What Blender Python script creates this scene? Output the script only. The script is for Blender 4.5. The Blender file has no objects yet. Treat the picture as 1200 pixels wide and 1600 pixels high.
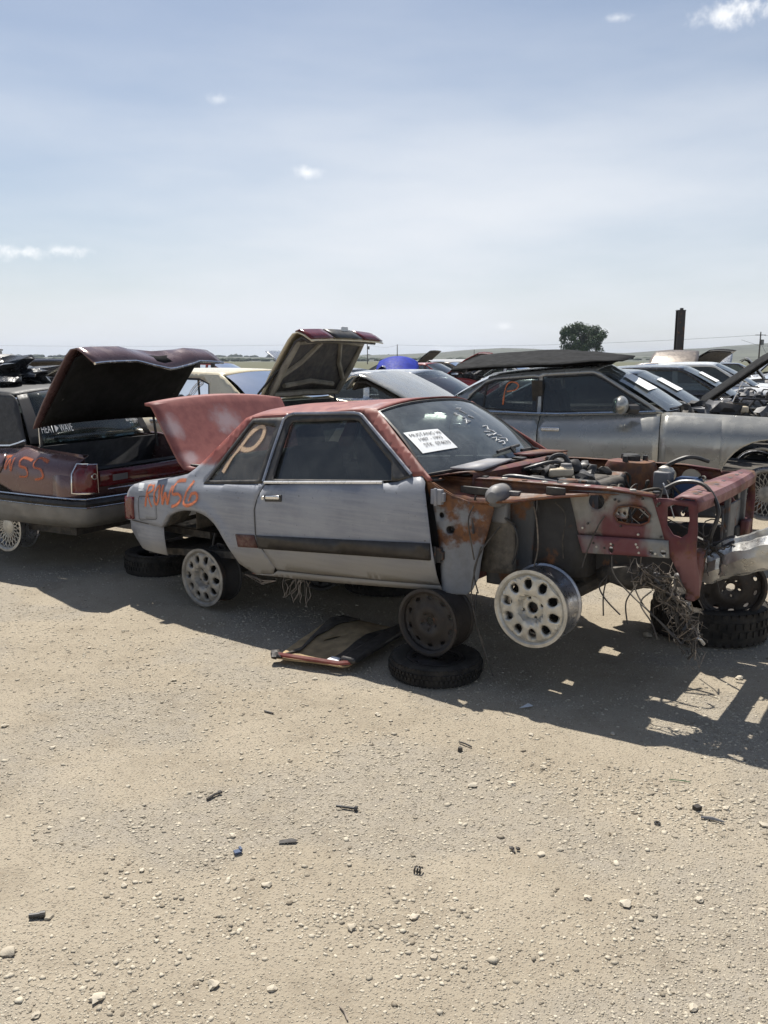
import bpy, bmesh, math, random
import numpy as np
from mathutils import Vector, Matrix, noise, geometry
random.seed(7); rng = np.random.default_rng(7)
SC = bpy.context.scene; COL = SC.collection
R = math.radians
# ------------------------------------------------------------------ camera
cam = bpy.data.cameras.new('camera'); camo = bpy.data.objects.new('camera', cam); COL.objects.link(camo)
camo.location = (0, 0, 1.76); camo.rotation_euler = (R(90)-math.atan(238/1295), 0, 0)
cam.sensor_fit = 'VERTICAL'; cam.sensor_height = 36; cam.sensor_width = 27; cam.lens = 1295/1600*36
cam.clip_start = .05; cam.clip_end = 9000
SC.camera = camo
SC.render.resolution_x = 768; SC.render.resolution_y = 1024
SC.view_settings.view_transform = 'Standard'; SC.view_settings.look = 'None'
SC.view_settings.exposure = 0.4; SC.view_settings.gamma = 1; SC.view_settings.use_curve_mapping = False
SC.render.engine = 'CYCLES'
# ------------------------------------------------------------------ sun and sky
SUN = Vector((-.165, .52, 1.0)).normalized()          # towards the sun
sl = bpy.data.lights.new('sun', 'SUN'); sl.energy = 5.0; sl.angle = R(.53); sl.color = (1, .955, .88)
so = bpy.data.objects.new('sun', sl); COL.objects.link(so); so.location = (0, 0, 30)
so.rotation_euler = SUN.to_track_quat('Z', 'Y').to_euler()
world = bpy.data.worlds.new('World'); SC.world = world; world.use_nodes = True
def world_nodes():
    nt = world.node_tree; N = nt.nodes; L = nt.links; N.clear()
    out = N.new('ShaderNodeOutputWorld'); bg = N.new('ShaderNodeBackground'); bg.inputs[1].default_value = .072
    sky = N.new('ShaderNodeTexSky'); sky.sky_type = 'NISHITA'; sky.sun_disc = False
    sky.sun_elevation = math.asin(SUN.z); sky.sun_rotation = math.atan2(SUN.x, SUN.y)
    sky.altitude = 200; sky.air_density = 1.0; sky.dust_density = 1.0; sky.ozone_density = 1.5
    tc = N.new('ShaderNodeTexCoord')
    def math_(op, a, b=None):
        m = N.new('ShaderNodeMath'); m.operation = op
        for i, x in enumerate((a, b)):
            if x is None: continue
            if isinstance(x, (int, float)): m.inputs[i].default_value = x
            else: L.new(x, m.inputs[i])
        return m.outputs[0]
    def mix(f, a, b):
        m = N.new('ShaderNodeMix'); m.data_type = 'RGBA'
        if isinstance(f, (int, float)): m.inputs[0].default_value = f
        else: L.new(f, m.inputs[0])
        for i, x in ((6, a), (7, b)):
            if isinstance(x, tuple): m.inputs[i].default_value = x
            else: L.new(x, m.inputs[i])
        return m.outputs[2]
    # thin veil of high cloud, all round the sky
    mp = N.new('ShaderNodeMapping'); mp.inputs['Rotation'].default_value = (0, R(13), 0); mp.inputs['Scale'].default_value = (.9, .9, 4.2); mp.inputs['Location'].default_value = (.3, 0, .45)
    L.new(tc.outputs['Generated'], mp.inputs[0])
    nz = N.new('ShaderNodeTexNoise'); nz.inputs['Scale'].default_value = 1.25; nz.inputs['Detail'].default_value = 6; nz.inputs['Roughness'].default_value = .52
    L.new(mp.outputs[0], nz.inputs['Vector'])
    mr = N.new('ShaderNodeMapRange'); mr.inputs[1].default_value = .34; mr.inputs[2].default_value = .74; mr.inputs[3].default_value = .30; mr.inputs[4].default_value = 1.05
    mr.interpolation_type = 'SMOOTHSTEP'
    L.new(nz.outputs[0], mr.inputs[0])
    sp = N.new('ShaderNodeSeparateXYZ'); L.new(tc.outputs['Generated'], sp.inputs[0])
    el = N.new('ShaderNodeMapRange'); L.new(sp.outputs[2], el.inputs[0]); el.interpolation_type = 'SMOOTHSTEP'   # the veil thins overhead, as haze does
    for i_, q_ in enumerate((.0, .60, 1.05, .10)): el.inputs[i_+1].default_value = q_
    col = mix(math_('MINIMUM', math_('MULTIPLY', mr.outputs[0], el.outputs[0]), .96), sky.outputs[0], VEIL)
    # small fair-weather clouds
    n2 = N.new('ShaderNodeTexNoise'); n2.inputs['Scale'].default_value = 55; n2.inputs['Detail'].default_value = 6; n2.inputs['Roughness'].default_value = .6
    L.new(tc.outputs['Generated'], n2.inputs['Vector'])
    jit = math_('MULTIPLY', math_('SUBTRACT', n2.outputs[0], .5), 3.4)
    for (d, wx, wz, op) in CLOUDS:
        d = Vector(d).normalized(); rx = Vector((d.y, -d.x, 0)).normalized(); up = rx.cross(d)
        def dot(v, w, off):
            q = N.new('ShaderNodeVectorMath'); q.operation = 'DOT_PRODUCT'; L.new(tc.outputs['Generated'], q.inputs[0]); q.inputs[1].default_value = v
            return math_('MULTIPLY', q.outputs['Value'], 1/w)
        a = dot(rx, wx, 0); b = dot(up, wz, 0)
        rr = math_('SQRT', math_('ADD', math_('POWER', math_('ABSOLUTE', a), 2.), math_('POWER', math_('ABSOLUTE', b), 2.)))
        q = N.new('ShaderNodeVectorMath'); q.operation = 'DOT_PRODUCT'; L.new(tc.outputs['Generated'], q.inputs[0]); q.inputs[1].default_value = d
        front = math_('GREATER_THAN', q.outputs['Value'], .5)
        e = N.new('ShaderNodeMapRange'); e.interpolation_type = 'SMOOTHSTEP'
        e.inputs[1].default_value = 1.45; e.inputs[2].default_value = -.5; e.inputs[3].default_value = 0; e.inputs[4].default_value = op
        L.new(math_('ADD', rr, jit), e.inputs[0])
        col = mix(math_('MULTIPLY', e.outputs[0], front), col, CLOUDC)
    L.new(col, bg.inputs[0]); L.new(bg.outputs[0], out.inputs[0])
def pdir(x, y):
    a = (x-600)/1295; b = (y-800)/1295; t = math.atan(238/1295); c, s = math.cos(t), math.sin(t)
    return (a, c-s*b, -s-c*b)
VEIL = (9.2, 9.55, 10.1, 1); CLOUDC = (12.0, 12.1, 12.2, 1)
CLOUDS = [(pdir(1140, 22), .030, .011, 1), (pdir(1162, 12), .016, .009, .9), (pdir(482, 270), .013, .006, .8), (pdir(30, 393), .034, .007, 1), (pdir(95, 391), .022, .005, .8),
          (pdir(340, 154), .012, .005, .45), (pdir(965, 28), .014, .004, .5), (pdir(790, 510), .009, .004, .5), (pdir(700, 546), .03, .004, .5), (pdir(930, 518), .02, .004, .4)]
world_nodes()
# ------------------------------------------------------------------ materials
def newmat(name):
    m = bpy.data.materials.new(name); m.use_nodes = True; nt = m.node_tree; nt.nodes.clear()
    out = nt.nodes.new('ShaderNodeOutputMaterial'); b = nt.nodes.new('ShaderNodeBsdfPrincipled'); nt.links.new(b.outputs[0], out.inputs[0])
    return m, nt, b, out
class NB:
    def __init__(s, nt): s.nt = nt; s.N = nt.nodes; s.L = nt.links
    def coord(s, kind='Object'):
        return s.N.new('ShaderNodeTexCoord').outputs[kind]
    def put(s, sock, x):
        if isinstance(x, (int, float)): sock.default_value = x
        elif isinstance(x, tuple): sock.default_value = x if len(x) == 4 or sock.type == 'VECTOR' else (*x, 1)
        else: s.L.new(x, sock)
    def noise(s, sc, det=5, rough=.55, vec=None, scale=None):
        n = s.N.new('ShaderNodeTexNoise'); n.inputs['Scale'].default_value = sc; n.inputs['Detail'].default_value = det; n.inputs['Roughness'].default_value = rough
        v = vec or s.coord()
        if scale:
            mp = s.N.new('ShaderNodeMapping'); mp.inputs['Scale'].default_value = scale; s.L.new(v, mp.inputs[0]); v = mp.outputs[0]
        s.L.new(v, n.inputs['Vector']); return n.outputs[0]
    def ramp(s, x, a, b, lo=0., hi=1.):
        m = s.N.new('ShaderNodeMapRange'); m.interpolation_type = 'SMOOTHSTEP'
        for i, q in enumerate((a, b, lo, hi)): m.inputs[i+1].default_value = q
        s.put(m.inputs[0], x); return m.outputs[0]
    def m(s, op, a, b=0.):
        n = s.N.new('ShaderNodeMath'); n.operation = op; s.put(n.inputs[0], a); s.put(n.inputs[1], b); return n.outputs[0]
    def mix(s, f, a, b):
        n = s.N.new('ShaderNodeMix'); n.data_type = 'RGBA'; s.put(n.inputs[0], f); s.put(n.inputs[6], a); s.put(n.inputs[7], b); return n.outputs[2]
    def xyz(s):
        n = s.N.new('ShaderNodeSeparateXYZ'); s.L.new(s.coord(), n.inputs[0]); return n.outputs
    def bump(s, h, st, dist, bsdf):
        n = s.N.new('ShaderNodeBump'); n.inputs['Strength'].default_value = st; n.inputs['Distance'].default_value = dist; s.put(n.inputs['Height'], h); s.L.new(n.outputs[0], bsdf.inputs['Normal'])
    def up(s):
        g = s.N.new('ShaderNodeNewGeometry'); q = s.N.new('ShaderNodeSeparateXYZ'); s.L.new(g.outputs['Normal'], q.inputs[0]); return q.outputs[2]
DUST = (.36, .30, .22)
def mat(name, col, rough=.5, metal=0., var=.18, vs=6., dust=0., bump=0., bs=60., coat=0., spec=.5, rv=.12):
    m, nt, b, out = newmat(name); k = NB(nt)
    n = k.noise(vs, 7)
    lo = tuple(c*(1-var) for c in col); hi = tuple(min(1, c*(1+var)) for c in col)
    c = k.mix(k.ramp(n, .3, .7), lo, hi)
    if dust:
        f = k.m('MULTIPLY', k.ramp(k.noise(vs*2.3, 8, .65), .35, .75), dust)
        f = k.m('ADD', f, k.m('MULTIPLY', k.ramp(k.up(), .3, .95), dust*.55))
        c = k.mix(k.m('MINIMUM', f, 1.), c, DUST)
    k.put(b.inputs['Base Color'], c); b.inputs['Metallic'].default_value = metal; b.inputs['Specular IOR Level'].default_value = spec
    k.put(b.inputs['Roughness'], k.ramp(k.noise(vs*3, 6), .25, .75, max(.02, rough-rv), min(1, rough+rv+dust*.3)))
    if coat: b.inputs['Coat Weight'].default_value = coat; b.inputs['Coat Roughness'].default_value = .12
    if bump: k.bump(k.noise(bs, 6), .6, bump, b)
    return m
def glassmat(name, tint, dusty, rough=.03, dcol=(.45, .43, .38)):
    m, nt, b, out = newmat(name); k = NB(nt); nt.nodes.remove(b)
    tr = nt.nodes.new('ShaderNodeBsdfTransparent'); tr.inputs[0].default_value = (*tint, 1)
    gl = nt.nodes.new('ShaderNodeBsdfGlossy'); gl.inputs['Roughness'].default_value = rough; gl.inputs[0].default_value = (.95, .97, 1, 1)
    df = nt.nodes.new('ShaderNodeBsdfDiffuse'); df.inputs[0].default_value = (*dcol, 1)
    fr = nt.nodes.new('ShaderNodeFresnel'); fr.inputs[0].default_value = 1.52
    a = nt.nodes.new('ShaderNodeMixShader'); k.put(a.inputs[0], k.m('MINIMUM', k.m('MULTIPLY', fr.outputs[0], 1.1), 1.)); nt.links.new(tr.outputs[0], a.inputs[1]); nt.links.new(gl.outputs[0], a.inputs[2])
    d = nt.nodes.new('ShaderNodeMixShader'); k.put(d.inputs[0], k.ramp(k.noise(5, 8, .65), .3, .8, dusty*.35, dusty)); nt.links.new(a.outputs[0], d.inputs[1]); nt.links.new(df.outputs[0], d.inputs[2])
    nt.links.new(d.outputs[0], out.inputs[0]); return m
def spraymat(name, col, dens=1.):
    m, nt, b, out = newmat(name); k = NB(nt)
    b.inputs['Base Color'].default_value = (*col, 1); b.inputs['Roughness'].default_value = .65
    uv = k.N.new('ShaderNodeSeparateXYZ'); nt.links.new(k.coord('UV'), uv.inputs[0])
    e = k.m('ABSOLUTE', k.m('SUBTRACT', uv.outputs[0], .5)); a = k.ramp(e, .5, .18)
    n = k.ramp(k.noise(130, 3), .25, .6, .55, 1.)
    tr = nt.nodes.new('ShaderNodeBsdfTransparent'); mx = nt.nodes.new('ShaderNodeMixShader')
    k.put(mx.inputs[0], k.m('MULTIPLY', k.m('MULTIPLY', a, n), dens)); nt.links.new(tr.outputs[0], mx.inputs[1]); nt.links.new(b.outputs[0], mx.inputs[2]); nt.links.new(mx.outputs[0], out.inputs[0])
    return m
def primer():
    # grey primer body, red oxide roof, pillar and deck, pale rubbed patches
    m, nt, b, out = newmat('patchy primer paint'); k = NB(nt); X, Y, Z = k.xyz()
    n1 = k.noise(3.2, 7, .6); n2 = k.noise(11, 8, .65); n3 = k.noise(45, 6, .6)
    grey = k.mix(k.ramp(n1, .3, .72), (.205, .218, .252), (.300, .313, .345))
    grey = k.mix(k.ramp(n2, .55, .78, 0, .55), grey, (.40, .405, .415))
    grey = k.mix(k.ramp(n3, .635, .70, 0, .75), grey, (.07, .066, .066))
    band = k.noise(7, 5, .6, scale=(.35, 1, 6)); grey = k.mix(k.ramp(band, .35, .7, 0, .30), grey, (.36, .368, .385)); scr = k.noise(26, 4, .7, scale=(.12, 1, 5)); grey = k.mix(k.ramp(scr, .66, .72, 0, .5), grey, (.10, .10, .11))
    blot = k.noise(2.2, 6, .7); grey = k.mix(k.ramp(blot, .60, .72, 0, .45), grey, (.13, .135, .15))
    red = k.mix(k.ramp(n2, .3, .7), (.205, .056, .045), (.275, .092, .074))
    band = k.noise(7, 5, .6, scale=(.35, 1, 6)); grey = k.mix(k.ramp(band, .35, .7, 0, .30), grey, (.36, .368, .385)); scr = k.noise(26, 4, .7, scale=(.12, 1, 5)); grey = k.mix(k.ramp(scr, .66, .72, 0, .5), grey, (.10, .10, .11))
    blot = k.noise(2.2, 6, .7); grey = k.mix(k.ramp(blot, .60, .72, 0, .45), grey, (.13, .135, .15))
    red = k.mix(k.ramp(k.noise(2.6, 7, .6), .60, .74, 0, .75), red, (.50, .46, .46))
    # red above a wavering line: low at the C pillar, out of reach on door and quarter
    h = k.m('ADD', Z, k.m('MULTIPLY', k.m('SUBTRACT', n2, .5), .16)); h = k.m('SUBTRACT', h, k.m('MULTIPLY', X, .02))
    f = k.ramp(h, 1.0, 1.09)
    lim = k.ramp(k.m('ADD', k.m('SUBTRACT', Z, k.m('MULTIPLY', k.m('MAXIMUM', k.m('SUBTRACT', X, .3), 0.), .17)), 0.), 1.02, 1.06)
    f = k.m('MULTIPLY', f, lim)
    f = k.m('MULTIPLY', f, k.ramp(n1, .18, .34))
    c = k.mix(f, grey, red)
    # tan tint growing towards the sills
    c = k.mix(k.ramp(k.m('SUBTRACT', k.m('SUBTRACT', Z, k.m('MULTIPLY', X, .09)), k.m('MULTIPLY', n1, .12)), .48, .34, 0, .7), c, (.26, .235, .19))
    k.put(b.inputs['Base Color'], c); k.put(b.inputs['Roughness'], k.ramp(n2, .3, .7, .34, .60)); b.inputs['Specular IOR Level'].default_value = .42
    k.bump(k.m('ADD', n1, k.m('MULTIPLY', n3, .15)), .25, .006, b)
    return m
def rusty(name, base, rust=.5, dark=.3, base2=None, zr=None):
    m, nt, b, out = newmat(name); k = NB(nt)
    n1 = k.noise(5.5, 8, .62); n2 = k.noise(16, 8, .65); n3 = k.noise(3.1, 5, .5, scale=(1, 1, .45))
    c = k.mix(k.ramp(n2, .3, .7), tuple(x*.75 for x in base), base)
    if base2: c = k.mix(k.ramp(n3, .44, .54), c, base2)
    rc = k.mix(k.ramp(n2, .35, .7), (.075, .032, .017), (.205, .088, .034))
    if zr: n1 = k.m('ADD', n1, k.m('MULTIPLY', k.m('SUBTRACT', k.xyz()[2], zr), .9))      # rust creeping down from the seam
    c = k.mix(k.ramp(n1, .60-rust*.28, .70-rust*.24), c, rc)
    c = k.mix(k.ramp(n2, .62, .78, 0, dark), c, (.03, .022, .018))
    k.put(b.inputs['Base Color'], c); k.put(b.inputs['Roughness'], k.ramp(n2, .3, .7, .5, .85)); k.bump(n2, .5, .006, b)
    return m
M = {}
M['primer'] = primer()
M['oxide'] = mat('red oxide primer', (.24, .075, .06), .55, var=.3, vs=7, dust=.08)
M['greyprimer'] = mat('grey primer', (.25, .262, .295), .55, var=.18, vs=5, dust=.25)
M['maroonbay'] = rusty('maroon engine bay paint', (.125, .032, .032), .50, .45, (.085, .036, .033))
M['redsupport'] = rusty('dull red support paint', (.120, .032, .035), .34, .5, (.20, .095, .095))
M['rustpillar'] = rusty('rust streaked grey steel', (.24, .25, .265), .45, .3, None, .80)
M['rustrail'] = rusty('brown rusted steel', (.17, .055, .04), .8, .3)
M['rustapron'] = rusty('grey and maroon apron steel', (.27, .262, .24), .36, .2, (.14, .045, .048))
M['redbrown'] = mat('dull red brown moulding', (.085, .028, .026), .6, var=.3, vs=14, dust=.3)
M['baysteel'] = rusty('grimy rusted bay steel', (.095, .098, .10), .38, .45, (.15, .15, .15))
M['lidinner'] = mat('dull cream inner lid', (.26, .235, .185), .6, var=.3, vs=6, dust=.1)
M['rustlow'] = rusty('grey and maroon lower rail', (.25, .25, .24), .05, .2, (.15, .05, .055))
M['darksteel'] = rusty('black grimy steel', (.035, .034, .034), .12, .5)
M['brownsteel'] = rusty('brown black wheel steel', (.034, .028, .024), .0, .4)
M['grime'] = mat('oily black grime', (.028, .026, .024), .7, var=.4, vs=9, dust=.18, bump=.01, bs=22)
M['black'] = mat('black trim', (.018, .018, .019), .45, dust=.12)
M['rubber'] = mat('weathered tyre rubber', (.022, .021, .020), .85, var=.25, spec=.2, dust=.09, bump=.003, bs=90)
M['plastic'] = mat('dark brown side moulding', (.024, .021, .019), .5, var=.25, vs=7, dust=.03)
M['softchrome'] = mat('bright trim with painted sky sheen', (.74, .74, .73), .3, .35, var=.08, dust=.05)  # whitish, less metallic base stands in for sky mirrored in the polished trim
M['greytrim'] = mat('grey weathered trim', (.26, .27, .30), .35, .6, var=.2, vs=9)
M['chrome'] = mat('dull chrome', (.72, .72, .72), .2, 1., var=.1, dust=.1)
M['alu'] = mat('dirty cast aluminium', (.52, .505, .455), .42, .5, var=.22, vs=15, dust=.28)
M['alubarrel'] = mat('scuffed rim barrel', (.42, .43, .46), .3, .9, var=.25, vs=11, dust=.22)
M['alugrey'] = mat('greyed rim face', (.27, .26, .24), .5, .35, var=.35, vs=14, dust=.2)
M['interior'] = mat('dark interior cloth', (.035, .035, .037), .85, var=.3, vs=9)
M['dash'] = mat('grey dashboard', (.07, .07, .073), .7, dust=.2)
M['paper'] = mat('white paper', (.88, .89, .88), .7, var=.03)
M['ink'] = mat('faded black ink', (.07, .07, .08), .8, var=.3, vs=60)
M['chalk'] = mat('white marker', (.85, .87, .87), .8, var=.2, vs=40)
M['sticker'] = mat('white sticker', (.7, .72, .72), .6)
M['tail'] = mat('red tail lamp lens', (.11, .006, .010), .12, spec=.6, var=.2, vs=20, dust=.06)
M['orange'] = spraymat('orange spray paint', (.78, .21, .07), .85)
M['orangedark'] = spraymat('orange spray paint on maroon', (.70, .17, .05), .7)
M['peach'] = spraymat('peach spray paint on glass', (.78, .55, .36), .85)
M['glass'] = glassmat('dusty side glass', (.42, .47, .46), .30)
M['wglass'] = glassmat('dusty windscreen with painted reflection', (.50, .56, .56), .40, dcol=(.30, .33, .34)); M['matteblack'] = mat('matte black', (.014, .014, .014), .85, spec=.12, var=.3)  # windscreen dust is thickened and blued to paint in a pale reflection
M['glassdark'] = glassmat('tinted glass', (.34, .38, .38), .16, dcol=(.22, .24, .24)); M['doorglass'] = glassmat('dark dusty door glass', (.20, .23, .23), .22, dcol=(.20, .215, .21))
M['glassclear'] = glassmat('clear green glass', (.46, .56, .52), .16, dcol=(.25, .28, .26))
M['silverbeam'] = mat('crumpled silver bumper beam', (.50, .50, .48), .34, .75, var=.25, vs=8, dust=.16, bump=.004, bs=30)
M['wire'] = mat('black wire', (.03, .028, .026), .6, dust=.25)
M['wiretan'] = mat('dusty wire', (.20, .165, .13), .7, var=.4, vs=30)
M['wiregrey'] = mat('bare bright wire', (.50, .50, .50), .35, .6)
M['greyplast'] = mat('grey plastic', (.15, .155, .165), .5, dust=.2)
M['tanplast'] = mat('yellowed plastic', (.56, .47, .34), .45, var=.15)
M['blueplast'] = mat('blue plastic', (.03, .06, .13), .45)
M['tan'] = mat('tan fibreboard', (.36, .26, .14), .85, var=.25, vs=12, bump=.004)
# ------------------------------------------------------------------ mesh helpers
class B:
    def __init__(s): s.V = []; s.F = []; s.uv = None
    def add(s, vs, fs):
        o = len(s.V); s.V += [tuple(v) for v in vs]; s.F += [tuple(i+o for i in f) for f in fs]; return s
    def box(s, c, d, rot=None):
        vs = [Vector((x*d[0]/2, y*d[1]/2, z*d[2]/2)) for x in (-1, 1) for y in (-1, 1) for z in (-1, 1)]
        if rot is not None:
            q = rot if isinstance(rot, Matrix) else Matrix.Rotation(rot, 3, 'Z'); vs = [q @ v for v in vs]
        return s.add([v+Vector(c) for v in vs], [(0, 1, 3, 2), (4, 6, 7, 5), (0, 4, 5, 1), (2, 3, 7, 6), (0, 2, 6, 4), (1, 5, 7, 3)])
    def tube(s, pts, r, n=6, closed=False):
        P = [Vector(p) for p in pts]; m = len(P); rs = r if isinstance(r, (list, tuple)) else [r]*m
        t0 = (P[1]-P[0]).normalized(); a = t0.orthogonal().normalized(); vs = []
        for i, p in enumerate(P):
            if closed: t = (P[(i+1) % m]-P[i-1])
            else: t = P[min(i+1, m-1)]-P[max(i-1, 0)]
            t = t.normalized() if t.length > 1e-9 else t0
            a = (a-t*a.dot(t)); a = a.normalized() if a.length > 1e-6 else t.orthogonal().normalized(); b = t.cross(a)
            for k in range(n):
                w = 2*math.pi*k/n; vs.append(p+(a*math.cos(w)+b*math.sin(w))*rs[i])
        fs = []
        for i in range(m if closed else m-1):
            j = (i+1) % m
            for k in range(n): fs.append((i*n+k, i*n+(k+1) % n, j*n+(k+1) % n, j*n+k))
        if not closed: fs += [tuple(range(n))[::-1], tuple((m-1)*n+k for k in range(n))]
        return s.add(vs, fs)
    def lathe(s, prof, n=32, axis='Y', c=(0, 0, 0), cap=False):
        vs = []
        for (r, h) in prof:
            for k in range(n):
                w = 2*math.pi*k/n; x, y = r*math.cos(w), r*math.sin(w)
                p = {'Y': (x, h, y), 'Z': (x, y, h), 'X': (h, x, y)}[axis]; vs.append((p[0]+c[0], p[1]+c[1], p[2]+c[2]))
        fs = []; m = len(prof)
        for i in range(m-1):
            for k in range(n): fs.append((i*n+k, i*n+(k+1) % n, (i+1)*n+(k+1) % n, (i+1)*n+k))
        if cap: fs += [tuple(range(n)), tuple((m-1)*n+k for k in range(n))]
        return s.add(vs, fs)
    def grid(s, rows, closed=False):
        m = len(rows); n = len(rows[0]); vs = [p for r in rows for p in r]; fs = []
        for i in range(m-1):
            for k in range(n if closed else n-1):
                fs.append((i*n+k, i*n+(k+1) % n, (i+1)*n+(k+1) % n, (i+1)*n+k))
        return s.add(vs, fs)
    def blob(s, c, d, sub=2, amp=.15, fr=3., seed=0.):
        bm = bmesh.new(); bmesh.ops.create_icosphere(bm, subdivisions=sub, radius=1)
        vs = []
        for v in bm.verts:
            q = v.co*(1+amp*noise.noise(v.co*fr+Vector((seed, seed*1.7, 3)))*2); vs.append(Vector((q.x*d[0]/2+c[0], q.y*d[1]/2+c[1], q.z*d[2]/2+c[2])))
        bm.verts.index_update(); fs = [tuple(v.index for v in f.verts) for f in bm.faces]; bm.free(); return s.add(vs, fs)
    def build(s, name, m, par=None, sharp=35, solid=0., bevel=0., sub=0, off=0.):
        me = bpy.data.meshes.new(name); me.from_pydata(s.V, [], s.F); me.validate(); me.update()
        me.materials.append(M[m] if isinstance(m, str) else m)
        me.shade_smooth()
        if sharp < 180: me.set_sharp_from_angle(angle=R(sharp))
        o = bpy.data.objects.new(name, me); COL.objects.link(o); o.parent = par
        if s.uv: 
            l = me.uv_layers.new(name='UVMap')
            for i, lp in enumerate(me.loops): l.data[i].uv = s.uv[lp.vertex_index]
        if bevel: b = o.modifiers.new('b', 'BEVEL'); b.width = bevel; b.segments = 2; b.limit_method = 'ANGLE'; b.angle_limit = R(40)
        if solid: q = o.modifiers.new('s', 'SOLIDIFY'); q.thickness = solid; q.offset = off
        if sub: q = o.modifiers.new('d', 'SUBSURF'); q.levels = sub; q.render_levels = sub
        return o
def inside(pts, poly):
    p = np.asarray(pts, float); q = np.asarray(poly, float); x, y = p[:, 0], p[:, 1]; c = np.zeros(len(p), bool); j = len(q)-1
    for i in range(len(q)):
        xi, yi = q[i]; xj, yj = q[j]
        if yi != yj:
            k = ((yi > y) != (yj > y)) & (x < (xj-xi)*(y-yi)/(yj-yi)+xi); c ^= k
        j = i
    return c
def resamp(poly, res):
    o = []
    for i in range(len(poly)):
        a = Vector(poly[i]); b = Vector(poly[(i+1) % len(poly)]); n = max(1, int((b-a).length/res+.5))
        o += [a+(b-a)*k/n for k in range(n)]
    return o
def cdt(outline, holes=(), res=.05):
    pts = []; ed = []; loops = [resamp(outline, res)]+[resamp(h, res) for h in holes]
    for l in loops:
        o = len(pts); pts += l; ed += [(o+i, o+(i+1) % len(l)) for i in range(len(l))]
    bnd = np.array([tuple(p) for p in pts]); lo = bnd.min(0); hi = bnd.max(0)
    gx, gy = np.meshgrid(np.arange(lo[0]+res*.5, hi[0], res), np.arange(lo[1]+res*.5, hi[1], res)); g = np.stack([gx.ravel(), gy.ravel()], 1)
    if len(g):
        k = inside(g, loops[0])
        for h in loops[1:]: k &= ~inside(g, h)
        g = g[k]
        if len(g):
            d = np.sqrt(((g[:, None, :]-bnd[None])**2).sum(2)).min(1); g = g[d > res*.45]; pts += [Vector(p) for p in g]
    v, e, f, *_ = geometry.delaunay_2d_cdt([Vector((p[0], p[1])) for p in pts], ed, [], 0, 1e-6)
    c = np.array([[sum(v[i][0] for i in t)/3, sum(v[i][1] for i in t)/3] for t in f])
    k = inside(c, loops[0])
    for h in loops[1:]: k &= ~inside(c, h)
    return [tuple(p) for p in v], [tuple(t) for t, q in zip(f, k) if q]
def panel(name, outline, fn, m, par, holes=(), res=.05, solid=.004, sharp=50):
    v, f = cdt(outline, holes, res); return B().add([fn(*p) for p in v], f).build(name, m, par, sharp=sharp, solid=solid)
def circ(c, r, n=20, rz=None, rot=0.):
    rz = rz or r; o = []
    for k in range(n):
        w = 2*math.pi*k/n; x, y = r*math.cos(w), rz*math.sin(w); o.append((c[0]+x*math.cos(rot)-y*math.sin(rot), c[1]+x*math.sin(rot)+y*math.cos(rot)))
    return o
def ribbon(lines, fn, w, name, m, par, step=.012):
    b = B(); uv = []
    for li, ln in enumerate(lines):
        P = [Vector(p) for p in ln]
        # smooth polyline
        Q = []
        for i in range(len(P)-1):
            p0 = P[max(i-1, 0)]; p1 = P[i]; p2 = P[i+1]; p3 = P[min(i+2, len(P)-1)]; n = max(2, int((p2-p1).length/step))
            for k in range(n):
                t = k/n; Q.append(.5*((2*p1)+(p2-p0)*t+(2*p0-5*p1+4*p2-p3)*t*t+(3*p1-p0-3*p2+p3)*t**3))
        Q.append(P[-1])
        rows = []
        for i, q in enumerate(Q):
            t = (Q[min(i+1, len(Q)-1)]-Q[max(i-1, 0)]); t = t.normalized() if t.length else Vector((1, 0)); nn = Vector((-t.y, t.x))
            ww = w*(.8+.4*noise.noise(Vector((i*.15, li*3.1, 0))))
            rows.append([fn(*(q+nn*ww*(s-.5)), .006+.0006*li) for s in (0, .25, .5, .75, 1)]); uv += [(s, i*.1) for s in (0, .25, .5, .75, 1)]
        b.grid(rows)
    b.uv = uv; o = b.build(name, m, par, sharp=180); return o
def text2d(body):
    cu = bpy.data.curves.new('t', 'FONT'); cu.body = body; cu.resolution_u = 3; o = bpy.data.objects.new('t', cu); COL.objects.link(o)
    bpy.context.view_layer.update(); me = bpy.data.meshes.new_from_object(o.evaluated_get(bpy.context.evaluated_depsgraph_get()))
    v = [tuple(q.co) for q in me.vertices]; f = [tuple(p.vertices) for p in me.polygons]
    bpy.data.objects.remove(o); bpy.data.curves.remove(cu); bpy.data.meshes.remove(me)
    x0 = min(q[0] for q in v); x1 = max(q[0] for q in v); y0 = min(q[1] for q in v); y1 = max(q[1] for q in v)
    return [((q[0]-x0)/(x1-x0), (q[1]-y0)/(y1-y0)) for q in v], f
def bil(Q, s, t, lift=0.):     # corners TL TR BR BL ; s right, t up
    TL, TR, BR, BL = [Vector(q) for q in Q]; n = (TR-TL).cross(BL-TL).normalized()
    return (BL*(1-s)+BR*s)*(1-t)+(TL*(1-s)+TR*s)*t-n*lift
def textq(lines, Q, name, m, par, lift):
    b = B()
    for body, (s0, s1, t0, t1) in lines:
        v, f = text2d(body); b.add([bil(Q, s0+(s1-s0)*x, t0+(t1-t0)*y, lift) for x, y in v], f)
    return b.build(name, m, par, sharp=180)
def empty(name, loc, rot=(0, 0, 0)):
    o = bpy.data.objects.new(name, None); COL.objects.link(o); o.location = loc; o.rotation_euler = rot; o.empty_display_size = .2; return o
def tag(o, label=None, cat=None, group=None, kind=None):
    for k, v in (('label', label), ('category', cat), ('group', group), ('kind', kind)):
        if v: o[k] = v
    return o
def copy_tree(o, parent=None):
    c = o.copy(); COL.objects.link(c); c.parent = parent
    for ch in o.children: copy_tree(ch, c)
    return c
def lerp(x, pts):
    return float(np.interp(x, [p[0] for p in pts], [p[1] for p in pts]))
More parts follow.
